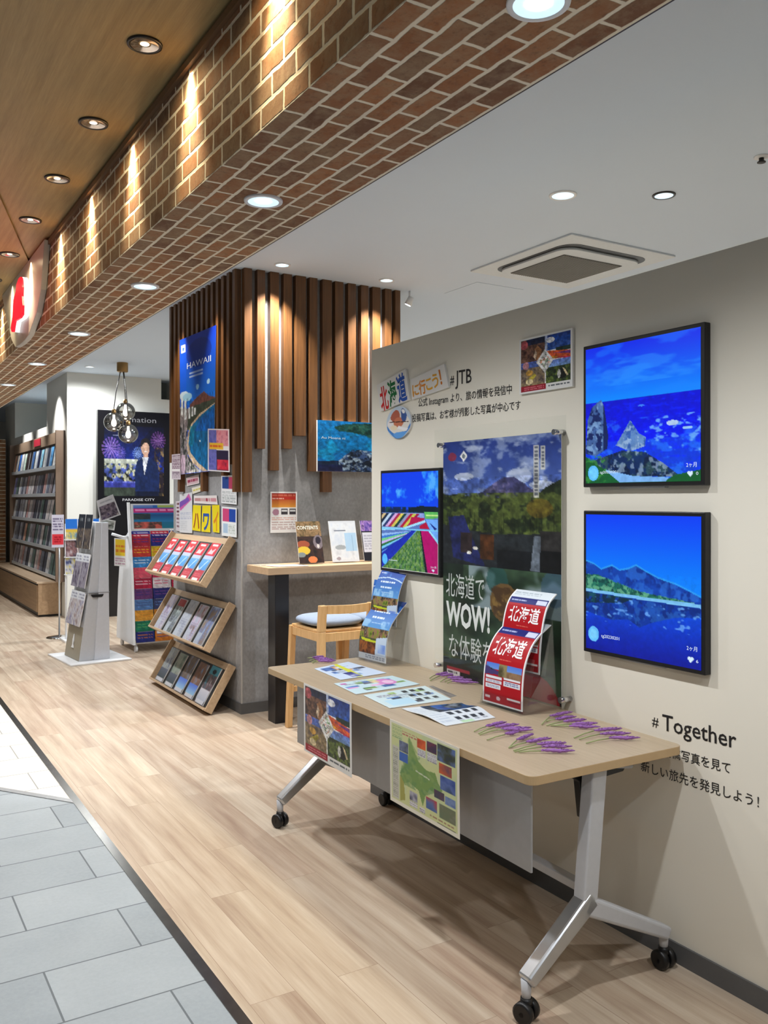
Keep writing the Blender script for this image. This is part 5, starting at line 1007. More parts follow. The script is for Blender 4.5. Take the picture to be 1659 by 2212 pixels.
def stool(label, x, y, w=0.36, d=0.42, sz=0.70):
    """bar stool facing the counter (+y); x,y = middle of the seat"""
    t = thing('bar_stool', label, 'bar stool', (x, y, 0), 'bar stools at the counter')
    x0, x1, y0, y1 = x - w / 2, x + w / 2, y - d / 2, y + d / 2
    for (lx, ly, top) in ((x0, y1, sz - 0.005), (x1, y1, sz - 0.005)):
        s_ = 0.02; m_ = MB(); o_ = 0.02 if lx < x else -0.02
        m_.hexa([(lx - s_ - o_, ly - s_ + 0.02, 0), (lx + s_ - o_, ly - s_ + 0.02, 0), (lx + s_ - o_, ly + s_ + 0.02, 0), (lx - s_ - o_, ly + s_ + 0.02, 0), (lx - s_, ly - s_, top), (lx + s_, ly - s_, top), (lx + s_, ly + s_, top), (lx - s_, ly + s_, top)]).build('leg', M_CHAIR, t, 0.004)
    for lx in (x0, x1):
        s_ = 0.023; m_ = MB(); o_ = 0.02 if lx < x else -0.02
        m_.hexa([(lx - s_ - o_, y0 - s_ - 0.03, 0), (lx + s_ - o_, y0 - s_ - 0.03, 0), (lx + s_ - o_, y0 + s_ - 0.03, 0), (lx - s_ - o_, y0 + s_ - 0.03, 0), (lx - s_, y0 - s_, sz), (lx + s_, y0 - s_, sz), (lx + s_, y0 + s_, sz), (lx - s_, y0 + s_, sz)])
        m_.build('leg', M_CHAIR, t, 0.004)
        MB().hexa([(lx - s_, y0 - s_, sz), (lx + s_, y0 - s_, sz), (lx + s_, y0 + s_, sz), (lx - s_, y0 + s_, sz), (lx - s_, y0 - s_ - 0.02, sz + 0.17), (lx + s_, y0 - s_ - 0.02, sz + 0.17), (lx + s_, y0 + s_ - 0.02, sz + 0.17), (lx - s_, y0 + s_ - 0.02, sz + 0.17)]).build('back_post', M_CHAIR, t, 0.004)
    m_ = MB(); n = 8
    for k in range(n):       # gently bowed back rail
        f0, f1 = k / n, (k + 1) / n; bw = lambda f: -0.045 * math.sin(math.pi * f); xa, xb = x0 + 0.02 + (w - 0.04) * f0, x0 + 0.02 + (w - 0.04) * f1
        ya, yb = y0 - 0.018 + bw(f0), y0 - 0.018 + bw(f1)
        m_.hexa([(xa, ya - 0.012, sz + 0.115), (xb, yb - 0.012, sz + 0.115), (xb, yb + 0.012, sz + 0.115), (xa, ya + 0.012, sz + 0.115), (xa, ya - 0.014, sz + 0.168), (xb, yb - 0.014, sz + 0.168), (xb, yb + 0.010, sz + 0.168), (xa, ya + 0.010, sz + 0.168)])
    m_.build('back_rail', M_CHAIR, t)
    MB().box(x0 - 0.005, y0 + 0.02, sz - 0.012, x1 + 0.005, y1 + 0.005, sz + 0.006).build('seat', M_CHAIR, t, 0.004)
    m_ = MB()
    m_.box(x0 + 0.02, y1 - 0.012, sz - 0.065, x1 - 0.02, y1 + 0.012, sz - 0.012); m_.box(x0 + 0.02, y0 - 0.012, sz - 0.065, x1 - 0.02, y0 + 0.012, sz - 0.012)
    m_.box(x0 - 0.012, y0 + 0.02, sz - 0.065, x0 + 0.012, y1 - 0.02, sz - 0.012); m_.box(x1 - 0.012, y0 + 0.02, sz - 0.065, x1 + 0.012, y1 - 0.02, sz - 0.012); m_.build('apron', M_CHAIR, t)
    m_ = MB(); m_.box(x0 - 0.005, y1 + 0.004, 0.24, x1 + 0.005, y1 + 0.026, 0.275); m_.build('footrest', M_CHAIR, t)
    prof = []; n = 12; V = []; R = 26
    for k in range(n + 1):
        f = k / n; a = math.pi * f - math.pi / 2; prof.append((math.cos(a) ** 0.55 if abs(math.cos(a)) > 1e-6 else 0.0, math.sin(a)))
    for r, z in prof:
        for j in range(R):
            q = 2 * math.pi * j / R; cx_, cy_ = math.cos(q), math.sin(q); e = 0.55
            V.append((x + (w / 2 + 0.012) * r * math.copysign(abs(cx_) ** e, cx_), y + 0.03 + (d / 2 - 0.005) * r * math.copysign(abs(cy_) ** e, cy_), sz + 0.042 + 0.036 * z))
    MB().add(V, [(i * R + j, i * R + (j + 1) % R, (i + 1) * R + (j + 1) % R, (i + 1) * R + j) for i in range(n) for j in range(R)], 0, True).build('cushion', M_CUSH, t)
stool('light wood bar stool with grey blue cushion beside the black counter post', 2.745, 5.15)
stool('second light wood bar stool, mostly hidden behind the partition edge', 3.135, 5.10)

# ------------------------------------------------------------------ tilted leaflet trays on the column side
TY0, TY1 = 5.975, 7.285
def tray(label, ztop, zbot, xo, arts, cover, labels):
    t = thing('leaflet_tray', label, 'leaflet tray', (2.29, (TY0 + TY1) / 2, zbot), 'leaflet trays on the column side')
    a = Vector((2.385, 0, ztop)); b_ = Vector((xo, 0, zbot)); d = (b_ - a); Ln = d.length; d.normalize(); n = Vector((d.z, 0, -d.x))
    if n.x > 0: n = -n
    def P(s_, y, h): q = a + d * s_ + n * h; return (q.x, y, q.z)
    def slab(s0, s1, y0, y1, h0, h1, name, m, bv=0.0):
        return MB().add([P(s0, y0, h0), P(s1, y0, h0), P(s1, y1, h0), P(s0, y1, h0), P(s0, y0, h1), P(s1, y0, h1), P(s1, y1, h1), P(s0, y1, h1)], [(3, 2, 1, 0), (4, 5, 6, 7), (0, 1, 5, 4), (1, 2, 6, 5), (2, 3, 7, 6), (3, 0, 4, 7)]).build(name, m, t, bv)
    slab(0, Ln, TY0, TY1, -0.018, 0.0, 'back_board', M_TRAY, 0.002); slab(0.05, Ln - 0.02, TY0 + 0.02, TY1 - 0.02, 0.0, 0.002, 'liner', M_TRAYB)
    slab(0, Ln, TY0 - 0.016, TY0, -0.018, 0.042, 'side_board', M_TRAY, 0.002); slab(0, Ln, TY1, TY1 + 0.016, -0.018, 0.042, 'side_board', M_TRAY, 0.002); slab(Ln - 0.016, Ln, TY0, TY1, 0.0, 0.05, 'front_ledge', M_TRAY, 0.002)
    MB().box(2.37, (TY0 + TY1) / 2 - 0.05, zbot + 0.10, 2.41, (TY0 + TY1) / 2 + 0.05, ztop - 0.03).build('wall_bracket', M_GMET, t)
    n_ = len(arts); wy = (TY1 - TY0 - 0.10) / n_
    for k in range(n_):
        y1 = TY1 - 0.03 - wy * k; y0 = y1 - wy * 0.74
        s0 = 0.055 + 0.012 * (k % 2)
        pm = plane_map(P(s0, y1, 0.012), P(s0, y0, 0.012), P(Ln - 0.020, y1, 0.012))
        tag(sheet('tray_leaflet', arts[k], pm, [M_PRINT, M_PAPER], None, 0.009), labels[k], 'leaflet', 'leaflets in the %s tray' % cover)
def art_redblue(k):
    A = Art(24, 44, (170, 60, 70)); A.rect(0, 0, 1, 0.34, (196, 36, 56)); A.rect(0.2, 0.03, 0.8, 0.09, (236, 226, 228)); A.poly([(0.15, 0.3), (0.3, 0.16), (0.5, 0.2), (0.8, 0.14), (0.7, 0.28)], (232, 190, 196)); A.rect(0.05, 0.1, 0.95, 0.13, (220, 70, 70)); A.rect(0, 0.34, 1, 0.42, (176, 190, 226)); A.grad(0.42, 0.72, (96, 160, 216), (70, 140, 206)); A.poly([(0, 0.6), (0.3, 0.72), (0, 0.76)], (222, 226, 230)); A.poly([(0.7, 0.44), (0.8, 0.46), (0.4, 0.7), (0.3, 0.7)], (170, 206, 220)); A.rect(0, 0.73, 1, 1, (176, 56, 70)); A.lines(0.1, 0.78, 0.9, 0.9, 2, (206, 110, 120), k + 2); A.rect(0.15, 0.93, 0.8, 0.98, (226, 220, 220)); return A
tray('top wooden leaflet tray on the column side, holding red and blue leaflets', 1.256, 0.922, 2.160, [art_redblue(k) for k in range(5)], 'top',
     ['red and blue leaflet in the top tray, %s from the left' % nth[k] for k in range(5)])
pal2 = [[(110, 96, 130), (196, 190, 200), (130, 140, 180)], [(60, 66, 66), (120, 130, 130), (196, 210, 210)], [(150, 156, 170), (180, 186, 196), (140, 150, 170)], [(120, 90, 70), (190, 176, 200), (150, 176, 186)], [(150, 120, 80), (110, 120, 160), (170, 196, 220)]]
def art_mix(k, pal, top=None, low=(186, 196, 206)):
    A = Art(24, 44, low); A.photo(0.03, 0.02, 0.97, 0.98, pal, k * 3 + 1, 5)
    if top: A.rect(0.05, 0.02, 0.95, 0.22, top)
    A.lines(0.1, 0.5, 0.9, 0.9, 6, (130, 136, 160), k, 0.6); A.rect(0.03, 0.7, 0.5, 0.98, low, 0.7); return A
adj2 = ['purple and white', 'dark grey and white', 'plain silver grey', 'brown and lilac', 'tan and light blue']
tray('middle wooden leaflet tray on the column side, holding mixed pale leaflets', 0.782, 0.455, 2.187, [art_mix(k, pal2[k], [None, (150, 50, 50), None, None, None][k]) for k in range(5)], 'middle',
     ['%s leaflet in the middle tray, %s from the left' % (adj2[k], nth[k]) for k in range(5)])
pal3 = [[(110, 116, 114), (150, 156, 156), (80, 86, 110)], [(120, 116, 112), (140, 150, 140), (70, 90, 84)], [(80, 76, 84), (110, 96, 84), (120, 150, 206)], [(96, 80, 84), (130, 96, 76), (110, 150, 206)], [(70, 130, 150), (90, 70, 74), (196, 196, 204)]]
def art_low(k):
    A = Art(24, 44); A.photo(0, 0, 1, 1, pal3[k], k * 5 + 2, 4); A.grad(0.62, 0.9, *( ((80, 110, 200), (150, 190, 214)) if k in (2, 3) else ((90, 96, 110), (70, 80, 84)) if k < 2 else ((196, 196, 204), (170, 176, 190)))); A.rect(0.05, 0.9, 0.95, 0.98, (196, 198, 204))
    if k == 4: A.rect(0, 0, 1, 0.22, (70, 140, 160)); A.ell(0.5, 0.14, 0.2, 0.06, (20, 30, 40))
    return A
tray('lowest wooden leaflet tray on the column side, just above the floor', 0.335, 0.016, 2.197, [art_low(k) for k in range(5)], 'lowest',
     ['%s leaflet in the lowest tray, %s from the left' % (['misty grey', 'grey green', 'brown and blue', 'rust and blue', 'teal and white'][k], nth[k]) for k in range(5)])

# ------------------------------------------------------------------ wall rack full of brochures
RY0, RY1 = 11.90, 15.70; RX = 2.33
t = thing('brochure_rack', 'tall wall rack with five shelves of brochures on the far white wall', 'rack', (2.38, (RY0 + RY1) / 2, 0.47))
MB().box(2.395, RY0, 0.47, 2.42, RY1, 2.45).build('back_panel', mat('rack_back', S(96, 82, 72), 0.6), t)
for y in (RY0, RY1 - 0.04): MB().box(RX - 0.03, y, 0.47, 2.395, y + 0.04, 2.45).build('side_panel', mat('rack_side_wood', S(112, 92, 76), 0.5), t, 0.003)
MB().box(2.375, RY0 + 0.04, 2.30, 2.395, RY1 - 0.04, 2.45).build('top_band', mat('rack_top_wood', S(150, 128, 108), 0.5), t)
MB().box(2.365, 13.35, 2.33, 2.375, 13.85, 2.43).build('brand_plate', mat('red_plate', S(200, 50, 70), 0.4), t)
shelf_z = [1.965, 1.598, 1.236, 0.874, 0.50]
for z in shelf_z:
    m_ = MB(); m_.box(RX, RY0 + 0.04, z - 0.012, 2.395, RY1 - 0.04, z); m_.box(RX - 0.004, RY0 + 0.04, z - 0.012, RX, RY1 - 0.04, z + 0.035); m_.build('shelf', mat('shelf_lip', S(196, 204, 212), 0.3), t)
rng = np.random.RandomState(4)
toppal = [(226, 228, 226), (206, 210, 214), (90, 150, 206), (60, 70, 90), (206, 220, 232), (130, 186, 224), (40, 50, 80), (206, 222, 236), (70, 110, 170), (50, 44, 46), (60, 50, 50), (190, 220, 200), (226, 230, 232), (60, 110, 190), (236, 224, 214), (226, 160, 130)]
rown = ['top', 'second', 'third', 'fourth', 'lowest']
wb = (RY1 - RY0 - 0.10) / 16
for r, z in enumerate(shelf_z):
    for k in range(16):
        y1 = RY0 + 0.05 + wb * (k + 1) - 0.008; y0 = y1 - wb + 0.022
        if r == 0: c = np.array(toppal[k])
        else:
            c = np.array([(110, 112, 122), (70, 74, 86), (130, 126, 128), (50, 52, 62), (150, 156, 166), (90, 84, 90), (64, 80, 78), (120, 96, 96)][rng.randint(8)]) * 1.5
            if (r, k) == (3, 11): c = np.array((206, 160, 140))
            if (r, k) == (1, 15): c = np.array((150, 150, 210))
        A = Art(8, 12, c); A.photo(0.05, 0.3, 0.95, 0.95, [tuple(c * 0.6), tuple(np.minimum(c * 1.15, 240)), tuple(c * 0.8)], r * 20 + k, 3); A.rect(0.0, 0.05, 1, 0.2, np.minimum(c * 1.25, 245), 0.7); A.rect(0, 0, 0.2, 1, [(220, 224, 230), (40, 42, 50), (170, 176, 186)][k % 3], 0.85)
        h = 0.30 + 0.015 * rng.rand()
        o = sheet('brochure', A, plane_map((2.388, y1, z + h), (2.388, y0, z + h), (2.340, y1, z + 0.002)), [M_PRINT, M_NAVY], None, 0.006)
        tag(o, 'brochure on the %s shelf of the wall rack, %s from its near end' % (rown[r], nth[k]), 'brochure', 'brochures in the wall rack')

# ------------------------------------------------------------------ long low cabinet under the wall rack
t = thing('low_cabinet', 'long low wooden cabinet on the floor under the wall rack', 'cabinet', (2.26, 14.5, 0))
MB().box(2.14, 12.16, 0.0, 2.405, 16.3, 0.06).build('plinth', M_BLACK, t)  # black colour stands in for the shade of the toe kick
MB().box(2.125, 12.13, 0.03, 2.41, 12.155, 0.438).box(2.135, 12.155, 0.06, 2.41, 16.3, 0.43).build('body', M_CAB, t)
MB().box(2.105, 12.12, 0.438, 2.415, 16.3, 0.462).build('top_board', wood_mat('cabinet_top', S(176, 152, 126), S(200, 178, 152), 1, 1.0, 0.4, 20), t, 0.002)
for k in range(3):
    y0 = 12.16 + 1.98 * k; y1 = min(16.3, y0 + 1.966); d_ = MB().box(2.112, y0, 0.065, 2.134, y1, 0.415).build('door', M_CAB, t, 0.002)
    MB().box(2.113, y0 + 0.01, 0.417, 2.130, y1 - 0.01, 0.432).build('finger_slot', M_BLACK, d_)

# ------------------------------------------------------------------ pole sign
t = thing('pole_sign', 'slim floor sign with round steel base and red and white card before the wall rack', 'sign', (2.015, 10.23, 0))
MB().lathe((2.015, 10.23, 0), [(0.001, 0.028), (0.03, 0.026), (0.125, 0.014), (0.14, 0.006), (0.14, 0.0)], 32).build('base', M_CHROME, t)
MB().tube([(2.015, 10.23, 0.02), (2.015, 10.23, 1.36)], 0.010, 12).build('pole', M_ALU, t)
A = Art(18, 44, (196, 192, 206)); A.lines(0.1, 0.08, 0.9, 0.5, 5, (90, 80, 110), 3); A.rect(0.05, 0.6, 0.95, 0.92, (206, 56, 66)); A.lines(0.2, 0.66, 0.8, 0.86, 3, (150, 20, 36), 4)
sheet('sign_card', A, plane_map((1.93, 10.21, 1.375), (2.06, 10.21, 1.375), (1.93, 10.21, 1.01)), [M_PRINT, M_PAPER], t, 0.004)

# ------------------------------------------------------------------ tapered brochure tower
ang = math.radians(5); ux, uy = (math.cos(ang), math.sin(ang)), (-math.sin(ang), math.cos(ang)); FC = (1.750, 8.375)
def bp(a, b_, z): return (FC[0] + ux[0] * a + uy[0] * b_, FC[1] + ux[1] * a + uy[1] * b_, z)
t = thing('brochure_tower', 'tall tapered grey white brochure tower on a white floor plate', 'brochure stand', bp(0.29, 0.37, 0))
MB().hexa([bp(0, 0, 0), bp(0.58, 0, 0), bp(0.58, 0.74, 0), bp(0, 0.74, 0), bp(0, 0, 0.016), bp(0.58, 0, 0.016), bp(0.58, 0.74, 0.016), bp(0, 0.74, 0.016)]).build('base_plate', M_WMET, t, 0.003)
prof = [(0.115, 0.016), (0.41, 0.016), (0.40, 0.65), (0.395, 1.325), (0.275, 1.325), (0.245, 0.95), (0.20, 0.62), (0.155, 0.30)]
m_ = MB(); m_.prism([bp(a, 0.13, z) for a, z in prof], Vector(bp(0, 0.44, 0)) - Vector(bp(0, 0, 0))); m_.build('body', M_GMET, t, 0.003)
fold = [(0.255, 0.016), (0.405, 0.016), (0.397, 0.65), (0.390, 1.32), (0.33, 1.32), (0.315, 0.95), (0.295, 0.62)]
MB().prism([bp(a, 0.118, z) for a, z in fold], Vector(bp(0, 0.012, 0)) - Vector(bp(0, 0, 0))).build('side_panel', mat('tower_side', S(196, 199, 206), 0.4), t, 0.002)
MB().hexa([bp(0.17, 0.114, 0.655), bp(0.402, 0.114, 0.655), bp(0.402, 0.13, 0.655), bp(0.17, 0.13, 0.655), bp(0.17, 0.114, 0.659), bp(0.402, 0.114, 0.659), bp(0.402, 0.13, 0.659), bp(0.17, 0.13, 0.659)]).build('seam', mat('seam_grey', S(120, 122, 126), 0.5), t)
MB().prism([bp(0.225 + x, 0.112, 0.62 + z) for x, z in [(0.0, 0.02), (0.01, 0.0), (0.02, -0.006), (0.10, -0.006), (0.11, 0.0), (0.12, 0.02)]], Vector(bp(0, 0.01, 0)) - Vector(bp(0, 0, 0))).build('handle_slot', M_BLACK, t)
def towerface(s_):     # point on the slanted leaflet face at height s_
    zs = [p[1] for p in [(0.115, 0.016), (0.155, 0.30), (0.20, 0.62), (0.245, 0.95), (0.275, 1.325)]]; as_ = [0.115, 0.155, 0.20, 0.245, 0.275]
    return float(np.interp(s_, zs, as_))
m_ = MB(); m_.add([bp(towerface(0.02) - 0.004, 0.135, 0.02), bp(towerface(0.02) - 0.004, 0.565, 0.02), bp(towerface(0.33) - 0.004, 0.565, 0.33), bp(towerface(0.33) - 0.004, 0.135, 0.33),
    bp(towerface(0.02) + 0.004, 0.135, 0.02), bp(towerface(0.02) + 0.004, 0.565, 0.02), bp(towerface(0.33) + 0.004, 0.565, 0.33), bp(towerface(0.33) + 0.004, 0.135, 0.33)], [(0, 1, 2, 3), (7, 6, 5, 4), (0, 4, 5, 1), (1, 5, 6, 2), (2, 6, 7, 3), (3, 7, 4, 0)])
m_.build('lower_panel', mat('beige_panel', S(150, 142, 124), 0.5), t)
m_ = MB(); a_ = towerface(0.15) - 0.012
m_.prism([bp(a_ + (z - 0.15) * 0.14, 0.35 + y, z) for y, z in [(-0.03, 0.12), (0.03, 0.12), (0.012, 0.15), (0.02, 0.19), (0.0, 0.25), (-0.02, 0.19), (-0.012, 0.15)]], Vector(bp(0.006, 0, 0)) - Vector(bp(0, 0, 0))).build('emblem', M_WMET, t)
def tleaf(label, zt, zb, y0, y1, art, off):
    P = plane_map(bp(towerface(zt) - off, y1, zt), bp(towerface(zt) - off, y0, zt), bp(towerface(zb) - off - 0.02, y1, zb)); tag(sheet('leaflet', art, P, [M_PRINT, M_PAPER], None, 0.006), label, 'leaflet', 'leaflets on the brochure tower')
for k, (zt, zb, pal, word) in enumerate([(1.40, 1.07, [(24, 26, 34), (60, 56, 60), (110, 96, 80), (40, 44, 56)], 'black'), (1.02, 0.70, [(90, 84, 110), (150, 146, 156), (60, 50, 70)], 'violet grey'), (0.66, 0.34, [(110, 106, 140), (196, 194, 196), (120, 96, 96)], 'white and violet')]):
    for j, (y0, y1) in enumerate([(0.14, 0.345), (0.355, 0.56)]):
        A = Art(14, 24); A.photo(0, 0, 1, 1, pal, k * 4 + j, 6)
        if k: A.rect(0, 0, 1, 0.24, (206, 210, 216)); A.lines(0.1, 0.05, 0.9, 0.2, 2, (110, 110, 130), k)
        else: A.rect(0, 0, 1, 0.4, (34, 38, 46)); A.lines(0.3, 0.1, 0.7, 0.2, 2, (110, 116, 120), k)
        for_ = ['near', 'far'][j]; tleaf('%s leaflet in the %s tier of the brochure tower, %s column' % (word, ['top', 'middle', 'bottom'][k], for_), zt, zb, y0, y1, A, 0.022)
q = [onY(u, v, 8.52) for u, v in [(209, 1082), (244, 1068), (261, 1112), (217, 1128)]]
A = Art(24, 28, (190, 192, 198)); A.photo(0.05, 0.3, 0.95, 0.96, [(60, 50, 80), (130, 120, 130), (40, 34, 50), (196, 186, 176)], 5, 4); A.lines(0.15, 0.1, 0.85, 0.24, 2, (150, 152, 160), 4)
tag(sheet('leaflet', A, quad_map(*q), [M_PRINT, M_PAPER], None, 0.004), 'tilted grey and violet leaflet sticking up from the top of the brochure tower', 'leaflet')
q = [onY(u, v, 8.60) for u, v in [(214, 1118), (250, 1125), (247, 1146), (214, 1140)]]
A = Art(20, 14, (206, 208, 208)); A.photo(0.1, 0.1, 0.9, 0.9, [(60, 64, 60), (150, 156, 150), (210, 212, 212)], 8, 4)
tag(sheet('leaflet', A, quad_map(*q), [M_PRINT, M_PAPER], None, 0.004), 'white leaflet lying behind the tilted one on top of the brochure tower', 'leaflet')

# ------------------------------------------------------------------ small white display rack behind the tower
t = thing('display_rack', 'white display rack with blue topped leaflets behind the brochure tower', 'rack', (2.22, 9.95, 0))
m_ = MB()
for x in (2.03, 2.39): m_.tube([(x, 9.95, 0), (x, 9.95, 1.28)], 0.012, 8)
m_.box(1.99, 9.80, 0, 2.43, 10.10, 0.02); m_.build('stand_frame', M_WMET, t)
for k in range(3): MB().box(2.01, 9.90 - 0.02, 0.72 + 0.19 * k, 2.41, 9.96, 0.73 + 0.19 * k).build('shelf', M_WMET, t)
for k in range(3):
    for j in range(3):
        A = Art(10, 14); A.photo(0, 0, 1, 1, [[(60, 70, 120), (196, 196, 206), (206, 190, 80)], [(196, 190, 196), (130, 90, 90), (60, 70, 90)], [(206, 210, 212), (196, 180, 100), (40, 110, 196)]][k], k * 5 + j, 4)
        if k == 2: A.rect(0, 0, 1, 0.5, (40, 110, 200)); A.rect(0, 0.5, 1, 0.62, (206, 176, 70))
        x0 = 2.015 + 0.132 * j; z = 0.732 + 0.19 * k
        tag(sheet('leaflet', A, plane_map((x0, 9.915, z + 0.22), (x0 + 0.125, 9.915, z + 0.22), (x0, 9.885, z)), [M_PRINT, M_PAPER], None, 0.005), 'leaflet in the %s row of the white rack behind the tower, %s from the left' % (['lower', 'middle', 'upper'][k], nth[j]), 'leaflet', 'leaflets in the white display rack')

# ------------------------------------------------------------------ rolling pamphlet rack
KX0, KX1 = 2.462, 3.06; yb_, yt_, zt_ = 8.80, 9.02, 1.515
t = thing('pamphlet_rack', 'white rolling rack crammed with colourful pamphlets beside the column', 'rack', (2.76, 9.05, 0))
def ky(z): return yb_ + (yt_ - yb_) * (z - 0.1) / (zt_ - 0.1)
for x in (KX0 - 0.025, KX1): m_ = MB().prism([(x, ky(0.08) - 0.02, 0.08), (x, 9.42, 0.08), (x, 9.36, 0.6), (x, 9.24, 1.12), (x, ky(1.2), 1.2), (x, ky(zt_), zt_), (x, ky(zt_) - 0.03, zt_), (x, ky(0.7) - 0.055, 0.7)], (0.025, 0, 0)).build('side_panel', M_WMET, t, 0.002)
MB().box(KX0, yb_ + 0.03, 0.08, KX1, 9.40, 0.12).build('bottom_shelf', M_WMET, t)
MB().hexa([(KX0, ky(0.12) + 0.11, 0.12), (KX1, ky(0.12) + 0.11, 0.12), (KX1, ky(0.12) + 0.12, 0.12), (KX0, ky(0.12) + 0.12, 0.12), (KX0, ky(1.2) + 0.11, 1.2), (KX1, ky(1.2) + 0.11, 1.2), (KX1, ky(1.2) + 0.12, 1.2), (KX0, ky(1.2) + 0.12, 1.2)]).build('back_panel', M_GMET, t)
for x in (KX0 + 0.02, KX1 - 0.02):
    for y in (8.84, 9.36): MB().tube([(x - 0.012, y, 0.032), (x + 0.012, y, 0.032)], 0.032, 16).tube([(x, y, 0.03), (x, y, 0.08)], 0.01, 8).build('castor', [M_WMET], t)
A = Art(60, 32, (206, 208, 212)); A.grad(0.05, 0.95, (40, 90, 170), (30, 110, 130), 0.05, 0.95); A.rect(0.05, 0.05, 0.4, 0.14, (90, 120, 180)); A.rect(0.48, 0.06, 0.95, 0.14, (150, 170, 90)); A.rect(0.05, 0.17, 0.95, 0.34, (170, 40, 110)); A.lines(0.08, 0.18, 0.92, 0.33, 1, (226, 150, 196), 3, 0.9); A.grad(0.4, 0.7, (36, 70, 120), (36, 120, 170), 0.3, 0.95); A.photo(0.05, 0.7, 0.55, 0.95, [(110, 70, 60), (196, 90, 80), (60, 50, 46), (206, 180, 140)], 4, 7); A.photo(0.05, 0.38, 0.35, 0.6, [(60, 70, 60), (40, 50, 60), (150, 150, 90)], 5, 5)
sheet('header_poster', A, plane_map((KX0 + 0.012, ky(1.50) - 0.01, 1.50), (KX1 - 0.012, ky(1.50) - 0.01, 1.50), (KX0 + 0.012, ky(1.23) - 0.01, 1.23)), [M_PRINT, M_PAPER], t, 0.004)
MB().box(KX0, ky(1.2) - 0.004, 1.205, KX1, ky(1.2) + 0.02, 1.225).build('header_rail', M_WMET, t)
rowcol = [[(176, 40, 60), (40, 40, 130)], [(226, 190, 40), (206, 60, 50)], [(60, 140, 210), (226, 232, 236)], [(206, 50, 90), (226, 90, 110)], [(180, 30, 66), (220, 210, 214)], [(40, 40, 110), (110, 60, 120)], [(90, 130, 190), (60, 66, 110)], [(206, 130, 40), (226, 160, 60)], [(30, 120, 90), (90, 160, 90)], [(206, 120, 40), (40, 50, 130)]]
rowname = ['topmost', 'second', 'third', 'fourth', 'fifth', 'sixth', 'seventh', 'eighth', 'ninth', 'lowest']
for r in range(10):
    zb = 1.065 - 0.107 * r
    MB().box(KX0, ky(zb) - 0.028, zb - 0.006, KX1, ky(zb) + 0.10, zb - 0.002).build('pocket_ledge', M_CLEAR, t)
    for j in range(3):
        c0, c1 = rowcol[r] if (j + r) % 2 == 0 else rowcol[r][::-1]; x0 = KX0 + 0.006 + 0.196 * j
        A = Art(16, 18, c0); A.photo(0, 0.3, 1, 1, [c0, tuple(np.array(c0) * 0.7), c0], r * 7 + j, 4); A.rect(0.0, 0.0, 1, 0.22, c1); A.lines(0.1, 0.05, 0.9, 0.36, 2, (236, 232, 230), r * 3 + j, 0.75); A.lines(0.1, 0.45, 0.9, 0.8, 2, c1, r + j, 0.7)
        if r == 9 and j == 1: A.rect(0.1, 0, 0.9, 0.5, (206, 212, 216))
        tag(sheet('pamphlet', A, plane_map((x0, ky(zb) + 0.005, zb + 0.155), (x0 + 0.188, ky(zb) + 0.005, zb + 0.155), (x0, ky(zb) - 0.022, zb)), [M_PRINT, M_NAVY], None, 0.005),
            'pamphlet in the %s row of the white rolling rack, %s from the left' % (rowname[r], nth[j]), 'pamphlet', 'pamphlets in the rolling rack')
q = [onY(u, v, 8.86) for u, v in [(247, 1162), (272, 1164), (272, 1224), (247, 1222)]]
MB().tube([(KX0 - 0.012, 9.0, 1.16), (q[1][0] - 0.03, 8.88, 1.165), (q[0][0] - 0.02, 8.88, 1.20)], 0.014, 8).build('clip_arm', M_WMET, t)
A = Art(20, 40, (222, 222, 222)); A.rect(0.06, 0.04, 0.94, 0.62, (222, 190, 50)); A.lines(0.15, 0.2, 0.9, 0.55, 2, (206, 110, 50), 3); A.lines(0.1, 0.68, 0.9, 0.95, 3, (180, 140, 160), 4)
tag(sheet('flyer', A, quad_map(*q), [M_PRINT, M_PAPER], None, 0.003), 'yellow and white flyer clipped to the left side of the rolling rack', 'flyer')

# ------------------------------------------------------------------ lit poster board
LX0, LX1, LZ1 = 2.784, 3.748, 2.725
t = thing('lit_poster_board', 'tall black board with a lit night poster of a person in a navy suit', 'poster board', (3.27, 11.74, 0))
MB().box(LX0, 11.70, 0, LX1, 11.79, LZ1).build('cabinet', mat('gloss_black', S(14, 14, 18), 0.2), t, 0.004)
A = Art(110, 130, (10, 10, 16)); A.grad(0.1, 0.62, (8, 10, 30), (24, 60, 190), 0.08, 0.92); A.rect(0, 0, 1, 0.14, (10, 10, 16)); A.put(A.box(0.5, 0.1, 0.92, 0.5) & (A.U + A.V > 0.9), (8, 10, 24), 0.5)
def fire(cx, cy, r, col, s_):
    an = np.arctan2((A.V - cy) * 1.15, A.U - cx); rr = np.sqrt((A.U - cx) ** 2 + ((A.V - cy) * 1.15) ** 2); A.put((rr < r) & (np.sin(an * 17 + s_) > -0.2), col, 0.75); A.put((rr < r * 0.6) & (np.sin(an * 11 + s_) > 0.1), np.minimum(np.array(col) + 50, 255), 0.6)
fire(0.17, 0.37, 0.13, (150, 110, 210), 1); fire(0.30, 0.42, 0.08, (110, 90, 190), 2); fire(0.84, 0.28, 0.11, (110, 60, 130), 3); fire(0.55, 0.42, 0.08, (110, 140, 206), 4)
A.grad(0.48, 0.62, (220, 226, 210), (90, 100, 90), 0.08, 0.55); A.speck(A.box(0.08, 0.52, 0.56, 0.72), [(30, 40, 46), (226, 226, 190), (70, 90, 190)], 24, 9, 0.52, 0.85); A.rect(0.08, 0.7, 0.56, 0.76, (80, 90, 220), 0.7); A.rect(0.08, 0.76, 0.6, 0.9, (60, 70, 60)); A.speck(A.box(0.78, 0.35, 0.92, 0.88), [(150, 120, 70), (40, 30, 40)], 18, 12, 0.55, 0.8)
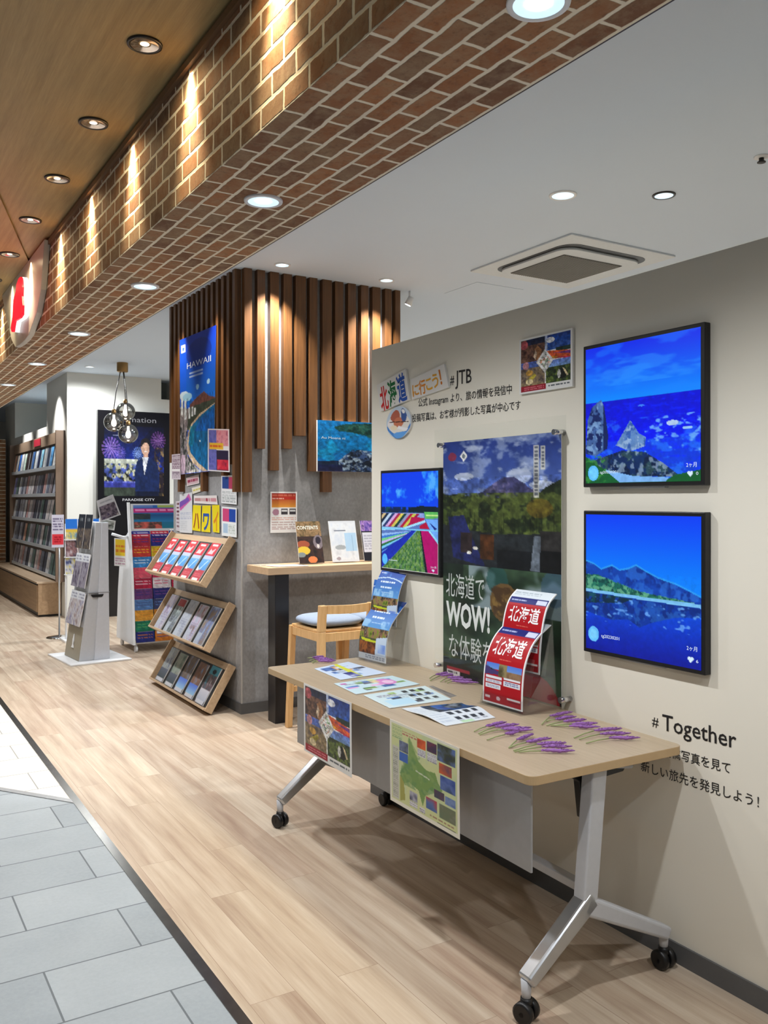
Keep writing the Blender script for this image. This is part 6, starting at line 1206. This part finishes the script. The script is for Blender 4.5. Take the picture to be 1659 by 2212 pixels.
A.poly([(0.50, 0.62), (0.53, 0.50), (0.62, 0.46), (0.74, 0.46), (0.83, 0.51), (0.86, 0.66), (0.85, 0.88), (0.52, 0.88)], (22, 40, 86)); A.poly([(0.61, 0.45), (0.70, 0.45), (0.64, 0.64)], (222, 226, 236)); A.ell(0.655, 0.36, 0.06, 0.075, (214, 170, 146)); A.ell(0.655, 0.31, 0.068, 0.05, (30, 26, 30)); A.ell(0.66, 0.36, 0.052, 0.055, (218, 176, 152)); A.rect(0.625, 0.42, 0.69, 0.455, (206, 160, 136)); A.ell(0.66, 0.395, 0.02, 0.007, (240, 236, 232)); A.put(A.box(0.5, 0.8, 0.9, 0.9), (10, 14, 26), 0.6)
A.rect(0.0, 0.85, 1, 1, (10, 10, 16)); A.rect(0.2, 0.235, 0.4, 0.245, (190, 200, 230), 0.7)
A.shade(A.box(0.08, 0.12, 0.92, 0.85), 26, 48, 0.25)
sheet('lit_picture', A, plane_map((LX0 + 0.012, 11.698, LZ1 - 0.012), (LX1 - 0.012, 11.698, LZ1 - 0.012), (LX0 + 0.012, 11.698, LZ1 - 1.33)), [M_LBOX, M_BLACK], t, 0, [('Information', 0.15, 0.10, 0.66, 0.055, (150, 150, 156), 0.0), ('PARADISE CITY', 0.33, 0.90, 0.46, 0.026, (206, 206, 210), 0.01)])

# ------------------------------------------------------------------ glass globe pendant
t = thing('pendant_lamp', 'pendant lamp with three clear glass globes on black cords from a wooden canopy', 'pendant lamp', (2.83, 10.66, 2.36))
MB().lathe((2.83, 10.66, ZC), [(0.066, 0), (0.066, -0.105), (0.06, -0.112), (0.001, -0.112)], 28).build('canopy', M_BRASS, t)
for (u, v, Y, R_) in ((246, 912, 10.66, 0.118), (271, 890, 10.80, 0.118), (277, 937, 10.54, 0.118)):
    c = onY(u, v, Y)
    prof = [(max(0.001, R_ * math.sin(math.pi * k / 18)), -R_ * math.cos(math.pi * k / 18)) for k in range(17)]
    go = MB().lathe(tuple(c), prof, 30).build('glass_globe', M_GLASS, t)
    MB().lathe((c[0], c[1], c[2] + R_), [(0.024, -0.012), (0.028, 0.0), (0.024, 0.035), (0.001, 0.045)], 18).build('socket', M_BRASS, go)
    MB().lathe((c[0], c[1], c[2] - 0.01), [(0.001, -0.045), (0.022, -0.036), (0.033, -0.008), (0.028, 0.022), (0.015, 0.05), (0.014, 0.10)], 20).build('bulb', M_LAMPW, go)
    MB().tube([(2.83 + (c[0] - 2.83) * 0.25, 10.66 + (c[1] - 10.66) * 0.25, ZC - 0.11), (2.83 + (c[0] - 2.83) * 0.75, 10.66 + (c[1] - 10.66) * 0.75, (ZC + c[2]) / 2), (c[0], c[1], c[2] + R_ + 0.04)], 0.005, 8).build('cord', M_BLACK, t)
